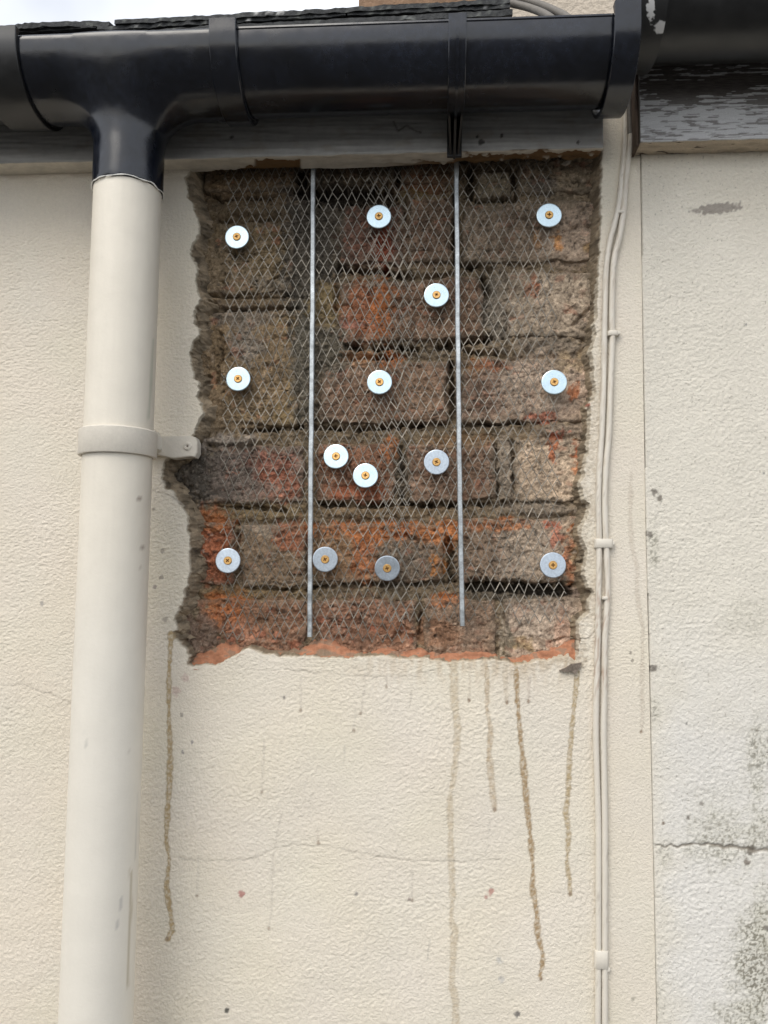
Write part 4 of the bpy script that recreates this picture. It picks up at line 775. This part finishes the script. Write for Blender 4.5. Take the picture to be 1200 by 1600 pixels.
# ------------------------------------------------------------------ expanded metal lath, two overlapping sheets
def build_lath(name, label, quad, rib_px, H, seed, Y0):
    root = empty(name, label, 'metal lath', 'expanded metal lath sheets')
    W = .0107; P0 = at((quad[0][0]+quad[1][0])/2, 262, Y0); rs = np.random.RandomState(seed)
    poly = np.array(quad, float); xmin = at(min(p[0] for p in quad)-20, 600, Y0)[0]; xmax = at(max(p[0] for p in quad)+20, 600, Y0)[0]
    zmax, zmin = at(600, 225, Y0)[2], at(600, 1020, Y0)[2]
    ni, nj = int((xmax-xmin)/(W/2))+1, int((zmax-zmin)/(H/2))+1
    I, J = np.meshgrid(np.arange(ni), np.arange(nj)); x = xmin+I*W/2+rs.rand()*W; z = zmin+J*H/2
    x = x+.0030*perlin(x/.09, z/.11, seed+1)+.0010*perlin(x/.022, z/.03, seed+2)+.0003*rs.randn(*x.shape)
    z = z+.0040*perlin(x/.12, z/.10, seed+3)+.0012*perlin(x/.03, z/.03, seed+4)+.0005*rs.randn(*x.shape)
    y = Y0+.0036*perlin(x/.06, z/.075, seed+5)+.0006*rs.randn(*x.shape)
    tw = perlin(x/.07, z/.09, seed+6)+.4*perlin(x/.02, z/.03, seed+12); tw2 = perlin(x/.08, z/.08, seed+7)
    px, py = proj(x.ravel(), Y0, z.ravel()); sd_ = poly_sdf(px, py, poly).reshape(x.shape)
    V, Q = [], []
    for j in range(nj-1):
        for i in range(ni):
            if (i+j) % 2: continue
            for di in (-1, 1):
                k = i+di
                if k < 0 or k >= ni: continue
                ins = min(sd_[j, i], sd_[j+1, k])
                if ins < -6: continue
                a = np.array([x[j, i], y[j, i], z[j, i]+.0008]); b = np.array([x[j+1, k], y[j+1, k], z[j+1, k]-.0008])
                if ins < 0:
                    if rs.rand() < .45: continue
                    if sd_[j, i] < sd_[j+1, k]: a = a+(b-a)*(.35+.5*rs.rand())
                    else: b = b+(a-b)*(.35+.5*rs.rand())
                d = b-a; d /= np.linalg.norm(d)
                nrm = (np.array([-.3, -1, .6]) if di < 0 else np.array([-.2, -1, -.25])) if seed == 11 else (np.array([-.3, -1, .22]) if di < 0 else np.array([-.2, -1, .0]))    # the two strand families are twisted differently
                nrm = nrm+np.array([.5*tw2[j, i], 0, 1.1*tw[j, i]]); nrm = nrm-d*np.dot(nrm, d); nrm /= np.linalg.norm(nrm); s = np.cross(d, nrm)
                w, t = .00036, .0003
                c = len(V)
                for p in (a-d*.0005, b+d*.0005):
                    for u, v in ((-1, -1), (1, -1), (1, 1), (-1, 1)): V.append(p+s*u*w+nrm*v*t)
                Q += [(c, c+1, c+5, c+4), (c+1, c+2, c+6, c+5), (c+2, c+3, c+7, c+6), (c+3, c, c+4, c+7), (c, c+3, c+2, c+1), (c+4, c+5, c+6, c+7)]
    me = bpy.data.meshes.new('mesh'); me.from_pydata([tuple(v) for v in V], [], Q); link('mesh', me, M_lath, root)
    # solid rib
    pts = [at(a_, b_, Y0-.004) for a_, b_ in rib_px]; pts = smooth_path(pts, 60); w, t = .0027, .0016; bm = bmesh.new(); rings = []
    for n_, p in enumerate(pts):
        yy = p[1]+.0007*float(perlin(n_*.35, .2, seed+8)); xx = p[0]+.0003*float(perlin(n_*.3, .9, seed+9))
        rings.append([bm.verts.new(v) for v in ((xx-w, yy+t, p[2]), (xx-w, yy-t*.4, p[2]), (xx-w*.7, yy-t, p[2]), (xx+w*.7, yy-t, p[2]), (xx+w, yy-t*.4, p[2]), (xx+w, yy+t, p[2]))])
    for a, b in zip(rings, rings[1:]):
        for i in range(6): bm.faces.new([a[i], a[(i+1) % 6], b[(i+1) % 6], b[i]])
    bm.faces.new(rings[0]); bm.faces.new(rings[-1][::-1])
    link('rib', bm_mesh(bm, 'rib'), M_rib, root)
    return root
build_lath('metal_lath', 'left sheet of expanded metal lath with one bright rib', [(352, 225), (645, 225), (645, 700), (640, 1008), (480, 1002), (345, 1000), (344, 800), (347, 500)],
           [(489.5, 250), (488, 500), (486, 700), (484.5, 900), (484, 995)], .0226, 11, FACE-.0075)
build_lath('metal_lath', 'right sheet of expanded metal lath with one bright rib', [(572, 225), (862, 225), (868, 400), (872, 620), (880, 800), (892, 978), (740, 974), (606, 976), (580, 640)],
           [(713, 250), (714.5, 430), (716.5, 620), (719, 800), (722.5, 978)], .0224, 23, FACE-.0095)

# ------------------------------------------------------------------ penny washers and screws
def screw_mesh():
    bm = bmesh.new(); n = 28; R = .0046
    circ = [Vector((R*.86*math.cos(2*math.pi*i/n), R*.86*math.sin(2*math.pi*i/n), .0011)) for i in range(n)]
    a, b = .00058, .0022; cr_ = [(b, -a), (b, a), (a, a), (a, b), (-a, b), (-a, a), (-b, a), (-b, -a), (-a, -a), (-a, -b), (a, -b), (a, -a)]
    c4 = Matrix.Rotation(.4, 2); cross = [Vector((*(c4 @ Vector(p)), .0011)) for p in cr_]
    tri = tessellate_polygon([circ, cross]); vs = [bm.verts.new(p) for p in circ+cross]
    for t in tri:
        try: bm.faces.new([vs[i] for i in t])
        except ValueError: pass
    lo = [bm.verts.new((R*math.cos(2*math.pi*i/n), R*math.sin(2*math.pi*i/n), .0004)) for i in range(n)]
    lo2 = [bm.verts.new((R*math.cos(2*math.pi*i/n), R*math.sin(2*math.pi*i/n), -.0008)) for i in range(n)]
    for i in range(n):
        j = (i+1) % n; bm.faces.new([vs[i], vs[j], lo[j], lo[i]]); bm.faces.new([lo[i], lo[j], lo2[j], lo2[i]])
    fl = [bm.verts.new((p.x*.8, p.y*.8, -.0004)) for p in cross]; k = len(cross); mi = []
    for i in range(k): mi.append(bm.faces.new([vs[n+i], fl[i], fl[(i+1) % k], vs[n+(i+1) % k]]))
    mi.append(bm.faces.new(fl))
    for f in mi: f.material_index = 1
    me = bm_mesh(bm, 'screw'); me.materials.append(M_brass); me.materials.append(M_recess); return me
def washer_mesh(m):
    bm = bmesh.new(); n = 64; R = .01385; rings = []
    for r, h in ((R, -.0016), (R, -.0004), (R-.0003, 0), (R-.0009, .00015), (.0034, .00015), (.0034, -.0016)):
        rings.append([bm.verts.new((r*math.cos(2*math.pi*i/n), r*math.sin(2*math.pi*i/n), h)) for i in range(n)])
    for a, b in zip(rings, rings[1:]):
        for i in range(n): bm.faces.new([a[i], a[(i+1) % n], b[(i+1) % n], b[i]])
    for i in range(n): bm.faces.new([rings[0][i], rings[0][(i+1) % n], rings[-1][(i+1) % n], rings[-1][i]])
    me = bm_mesh(bm, 'penny_washer', True, .12); me.materials.append(m); return me
WB, WD, SC = washer_mesh(M_zinc), washer_mesh(M_zincdim), screw_mesh()
WASH = [  # px, py, pitch deg (up +), yaw deg, dim reflection tint, label
 (370, 370, 1, 1, 0, 'bright washer at the top left corner of the lath'), (592, 338, .5, 0, 0, 'bright washer at the top between the two ribs'), (858, 336, .5, -1, 0, 'bright washer at the top right on pale brick'),
 (682, 461, 2, 0, 0, 'bright washer close left of the right rib on a brown brick'), (372, 592, 2.5, 1, 0, 'bright washer halfway down near the left edge of the hole'), (593, 597, 3, 0, 0, 'bright washer in the middle of the central brick'), (866, 597, 3.5, -1, 0, 'brightest washer halfway down at the right, on whitish brick'),
 (525, 713, 6.5, 0, 0, 'upper left of the two bright washers set close together'), (571, 743, 6.5, 0, 0, 'lower right of the two bright washers set close together'), (682, 722, -1, -2, 1, 'bluish washer left of the right rib, level with the close pair'),
 (356, 876, 3, 2, 1, 'pale blue washer at the bottom left on red spalled brick'), (508, 874, -1, 1, 1, 'flat grey washer touching the right side of the left rib'), (605, 888, -4, -1, 1, 'darkest grey washer, lowest in the middle of the lath'), (864, 883, 2, -2, 1, 'blue grey washer at the bottom right corner of the lath')]
for i, (x, y, pi_, ya, dull, lab) in enumerate(WASH):
    o = bpy.data.objects.new('penny_washer', WD if dull else WB); COL.objects.link(o); P = at(x, y, FACE-.0145)
    nrm = Vector((math.sin(math.radians(ya)), -1, math.tan(math.radians(pi_)))).normalized()
    o.matrix_world = Matrix.Translation(Vector(P)) @ nrm.to_track_quat('Z', 'Y').to_matrix().to_4x4()
    tag(o, lab, 'washer', 'washers pinning the lath to the brick')
    s = bpy.data.objects.new('screw', SC); COL.objects.link(s); s.parent = o; s.location = (0, 0, .0004); s.rotation_euler = (0, 0, i*1.3)

# ------------------------------------------------------------------ cables down the wall
def cable(label, pts, r, grey_above, Yc):
    P = smooth_path([at(x, y, Yc+dy) for x, y, dy in pts], 240); V, Q = tube(P, [r*(1+.05*float(perlin(i*.13, .4, 701))) for i in range(len(P))], 12)
    me = bpy.data.meshes.new('cable'); me.from_pydata([tuple(v) for v in V], [], Q); fix(me)
    VV = np.array(V); px, py = proj(VV[:, 0], VV[:, 1], VV[:, 2]); c = np.ones((len(VV), 4), np.float32); cc = np.empty((len(VV), 3)); cc[:] = (.66, .615, .53)
    dirt = sstep(.1, .5, fbm(px/3, py/40, 3, 711)); cc = lerp(cc, (.42, .33, .23), .35*dirt*sstep(1200, 1000, py)); rust = sstep(.05, .4, fbm(px/2.5, py/16, 3, 715))*sstep(880, 940, py)*sstep(1110, 1050, py)
    cc = lerp(cc, (.30, .17, .10), .55*rust); cc = lerp(cc, (.40, .36, .30), .6*sstep(.55, .7, perlin(px/3, py/5, 717))); c[:, :3] = cc
    a_ = me.attributes.new('Col', 'FLOAT_COLOR', 'POINT'); a_.data.foreach_set('color', c.ravel())
    o = link('cable', me, [M_pipe, M_cablegrey])
    if grey_above:
        zg = at(983, grey_above, Yc)[2]
        for f in me.polygons:
            if f.center.z > zg: f.material_index = 1
    return tag(o, label, 'cable', 'painted cables clipped down the wall')
rc = .0031
cable('right hand cable of the pair, grey and bare at its top', [(983, 60, .0), (983, 130, 0), (984, 180, 0), (985, 220, 0), (980, 260, 0), (977, 300, 0), (974, 332, 0), (968, 370, 0), (960, 402, 0), (957, 440, 0), (956, 500, 0), (957, 524, 0), (956, 545, 0), (954, 600, 0), (951, 680, 0), (947, 725, 0), (945, 780, 0), (946, 830, 0), (948, 870, 0), (949, 935, 0), (945, 1000, 0), (944, 1080, 0), (943, 1150, 0), (944, 1220, 0), (945, 1300, 0), (945, 1400, 0), (945, 1490, 0), (945, 1600, 0), (946, 1760, 0)], rc*1.02, 211, -rc-.0005)
cable('left hand cable of the pair, painted cream beside the hole', [(977, 60, .003), (977, 180, .003), (975, 240, .002), (971, 280, .001), (967, 320, 0), (960, 350, 0), (952, 382, 0), (947, 420, 0), (945, 480, 0), (944, 540, 0), (943, 600, 0), (940, 680, 0), (937, 725, 0), (935, 780, 0), (936, 830, 0), (936, 870, 0), (935, 935, 0), (934, 1000, 0), (932, 1080, 0), (931, 1150, 0), (933, 1220, 0), (935, 1300, 0), (935, 1400, 0), (935, 1490, 0), (934, 1600, 0), (934, 1760, 0)], rc, 0, -rc-.0003)
CB = mat('cable clip paint', (.66, .615, .53), rough=.5, bumps=[(300, .3, .0006, 3)])
def cable_clip(label, x0, x1, y0, y1, nail, dark=False):
    root = empty('cable_clip', label, 'cable clip', 'clips holding the cables')
    a, b = at(x0, y1, -.004), at(x1, y0, -.004)
    bm = bmesh.new(); pr = [(a[0], .001), (a[0], -.0045), (a[0]+.0015, -.0072), (b[0]-.002, -.0072), (b[0], -.0045), (b[0], .001)]
    u = [bm.verts.new((x, y, a[2])) for x, y in pr]; v = [bm.verts.new((x, y, b[2])) for x, y in pr]
    for i in range(6): bm.faces.new([u[i], u[(i+1) % 6], v[(i+1) % 6], v[i]])
    bm.faces.new(u); bm.faces.new(v[::-1]); bmesh.ops.recalc_face_normals(bm, faces=bm.faces); bmesh.ops.bevel(bm, geom=bm.edges[:], offset=.0005, segments=1, affect='EDGES')
    link('saddle', bm_mesh(bm, 'saddle', True, .6), CB, root)
    if nail: disc('nail', at(nail[0], nail[1], -.002), (.0, -1, .1), [(.0026, -.004), (.0026, .0025), (.002, .0034), (.0004, .0036)], CB, root, 14)
    return root
cable_clip('thin cable clip highest up, under the bare grey cable end', 963, 977, 330, 334.5, (966, 329))
cable_clip('cable clip with a round nail head just below the straightening bend', 949, 966, 517, 525, (965, 521))
cable_clip('chunky cable clip with nail head level with the lower washers', 929, 958, 842, 856, (956, 849))
cable_clip('small cable clip just under the chunky one', 940, 951.5, 932, 937, None)
cable_clip('paint clogged cable clip lowest on the wall', 929, 951, 1485, 1512, (949, 1513))

# ------------------------------------------------------------------ roof edge above the gutter
roof = empty('slate_roof', 'dark slate eaves showing three layers above the gutter', 'roof')
def slate(pa, pb, Y, depth, th, seed, cut=0.0):
    A, B = at(pa[0], pa[1], Y), at(pb[0], pb[1], Y); n = max(12, int((B[0]-A[0])/.004)); m = 14; pit = math.radians(20)
    u = np.linspace(0, 1, n); v = np.linspace(0, 1, m)**1.5; Vv = []
    for side in (0, 1):
        for b in v:
            for a in u:
                x = A[0]+(B[0]-A[0])*a; z = A[2]+(B[2]-A[2])*a; e = .0016*float(perlin(x/.014, side*.3, seed))*(1-b)+.0012*float(perlin(x/.004, side, seed+3))*(1-b)
                y = Y+e+b*depth*math.cos(pit); zz = z+b*depth*math.sin(pit)-side*th+.0008*float(perlin(x/.02, b*9, seed+5+side))
                if cut and a > .93 and b < .2: y += cut*(a-.93)/.07
                Vv.append((x, y, zz))
    N = n*m; Q = [(j*n+i, j*n+i+1, (j+1)*n+i+1, (j+1)*n+i) for j in range(m-1) for i in range(n-1)]; Q += [tuple(N+k for k in q[::-1]) for q in Q]
    Q += [(i+1, i, N+i, N+i+1) for i in range(n-1)]+[(j*n, (j+1)*n, N+(j+1)*n, N+j*n) for j in range(m-1)]+[((j+1)*n+n-1, j*n+n-1, N+j*n+n-1, N+(j+1)*n+n-1) for j in range(m-1)]
    V = np.array(Vv); c = np.empty((len(V), 3)); c[:] = (.045, .047, .048); k = sstep(.4, .7, fbm(V[:, 0]/.006, V[:, 1]/.006+V[:, 2]/.004, 3, seed+9)); c = lerp(c, (.20, .21, .19), .55*k); px, py = proj(V[:, 0], V[:, 1], V[:, 2])
    for x, y, r in ((386, 32, 3), (457, 38, 3.5), (479, 24, 2.5), (430, 27, 2), (611, 30, 2), (65, 46, 2.5), (402, 15, 6), (440, 16, 5), (420, 17, 5), (760, 10, 3), (216, 39, 2)): c = lerp(c, (.62, .62, .6), sstep(r*1.2, r*.6, np.hypot(px-x, py-y)))
    me = npmesh('slate', V, np.array(Q), c, False); fix(me, .7); return link('slate', me, M_slate, roof)
YS = -.052
slate((-900, 104), (167, 27.5), YS, .35, .0055, 801, .006); slate((179, 31), (797, -2), YS, .35, .0050, 811)
slate((-900, 113), (150, 35.5), YS+.004, .35, .0050, 821); slate((152, 41), (540, 18), YS+.002, .35, .0045, 831); slate((543, 18), (797, 6.5), YS+.002, .35, .0045, 841)
slate((-900, 130), (330, 40), YS-.004, .3, .0055, 851); slate((334, 40), (801, 14.5), YS-.004, .3, .0060, 861)
# unseen solid body added under the slates to block light from behind
bm = bmesh.new(); xq0, xq1 = at(-880, 30, 0)[0], at(800, 30, 0)[0]; zq = at(400, 42, YS)[2]
vs = [bm.verts.new(p) for p in ((xq0, -.02, zq-.022), (xq1, -.02, zq-.012), (xq1, 1.6, zq+.50), (xq0, 1.6, zq+.50), (xq0, -.02, zq-.05), (xq1, -.02, zq-.05), (xq1, 1.6, zq-.05), (xq0, 1.6, zq-.05))]
for f in ((0, 1, 2, 3), (7, 6, 5, 4), (0, 4, 5, 1), (1, 5, 6, 2), (2, 6, 7, 3), (3, 7, 4, 0)): bm.faces.new([vs[i] for i in f])
link('roof_light_block', bm_mesh(bm, 'roof_light_block'), M_timber, roof)
# masonry behind the roof
bm = bmesh.new(); p = at(560, 20, .55); box(bm, p[0], p[0]+.30, .55, 1.2, 1.8, p[2]+.6, .004)
tag(link('chimney', bm_mesh(bm, 'chimney'), M_chimney), 'brown masonry stack rising behind the slates', 'chimney')
bm = bmesh.new(); p = at(770, 20, .30); box(bm, p[0], p[0]+1.5, .30, .54, 1.8, p[2]+.5, .004)
tag(link('upper_wall', bm_mesh(bm, 'upper_wall'), M_pale), 'pale rough rendered wall seen behind the right end of the gutter', 'wall')
for lab, pts in (('upper grey cable curving down behind the gutter at the slates', [(760, -12, .03), (800, -4, .03), (840, 6, .02), (870, 18, 0), (890, 30, -.02), (905, 50, -.03)]), ('lower grey cable curving down behind the gutter at the slates', [(760, -2, .02), (802, 6, .02), (832, 14, .01), (858, 26, -.01), (875, 45, -.03)])):
    V, Q = tube(smooth_path([at(x, y, Y) for x, y, Y in pts], 50), .0042, 12); me = bpy.data.meshes.new('roof_cable'); me.from_pydata([tuple(v) for v in V], [], Q)
    tag(link('roof_cable', fix(me), M_cablegrey), lab, 'cable', 'grey cables over the eaves')
# sliver of painted board between the two gutters
bm = bmesh.new(); p = at(996, 20, -.06); box(bm, p[0], p[0]+.007, -.062, .02, p[2]-.03, p[2]+.06, .0006)
tag(link('barge_board', bm_mesh(bm, 'barge_board'), M_cream), 'narrow pale board end squeezed between the two gutters', 'board')
# small loose pieces
def flake(name, label, cat, poly, Y, th, m, tilt=0):
    bm = bmesh.new(); f = [bm.verts.new(vat(x, y, Y+tilt*(i % 3))) for i, (x, y) in enumerate(poly)]; g = [bm.verts.new(v.co+Vector((.0004, th, .0002))) for v in f]; n = len(f)
    bm.faces.new(f); bm.faces.new(g[::-1])
    for i in range(n): bm.faces.new([f[i], g[i], g[(i+1) % n], f[(i+1) % n]])
    bmesh.ops.triangulate(bm, faces=bm.faces[:]); bmesh.ops.subdivide_edges(bm, edges=bm.edges[:], cuts=1, use_grid_fill=True)
    return tag(link(name, bm_mesh(bm, name), m), label, cat)
flake('stone_chip', 'grey stone chip caught under the bottom right corner of the hole', 'stone chip', [(874, 1048), (884, 1044), (893, 1038), (909, 1036), (905, 1045), (899, 1054), (893, 1049), (884, 1050)], -.004, .005, M_stone, -.0006)
flake('paint_flake', 'curled pale flake stuck under the fascia at the top right of the hole', 'flake', [(877, 256), (884, 252), (891, 247), (893, 249), (891, 255), (884, 259)], .012, .002, M_pale, -.001)
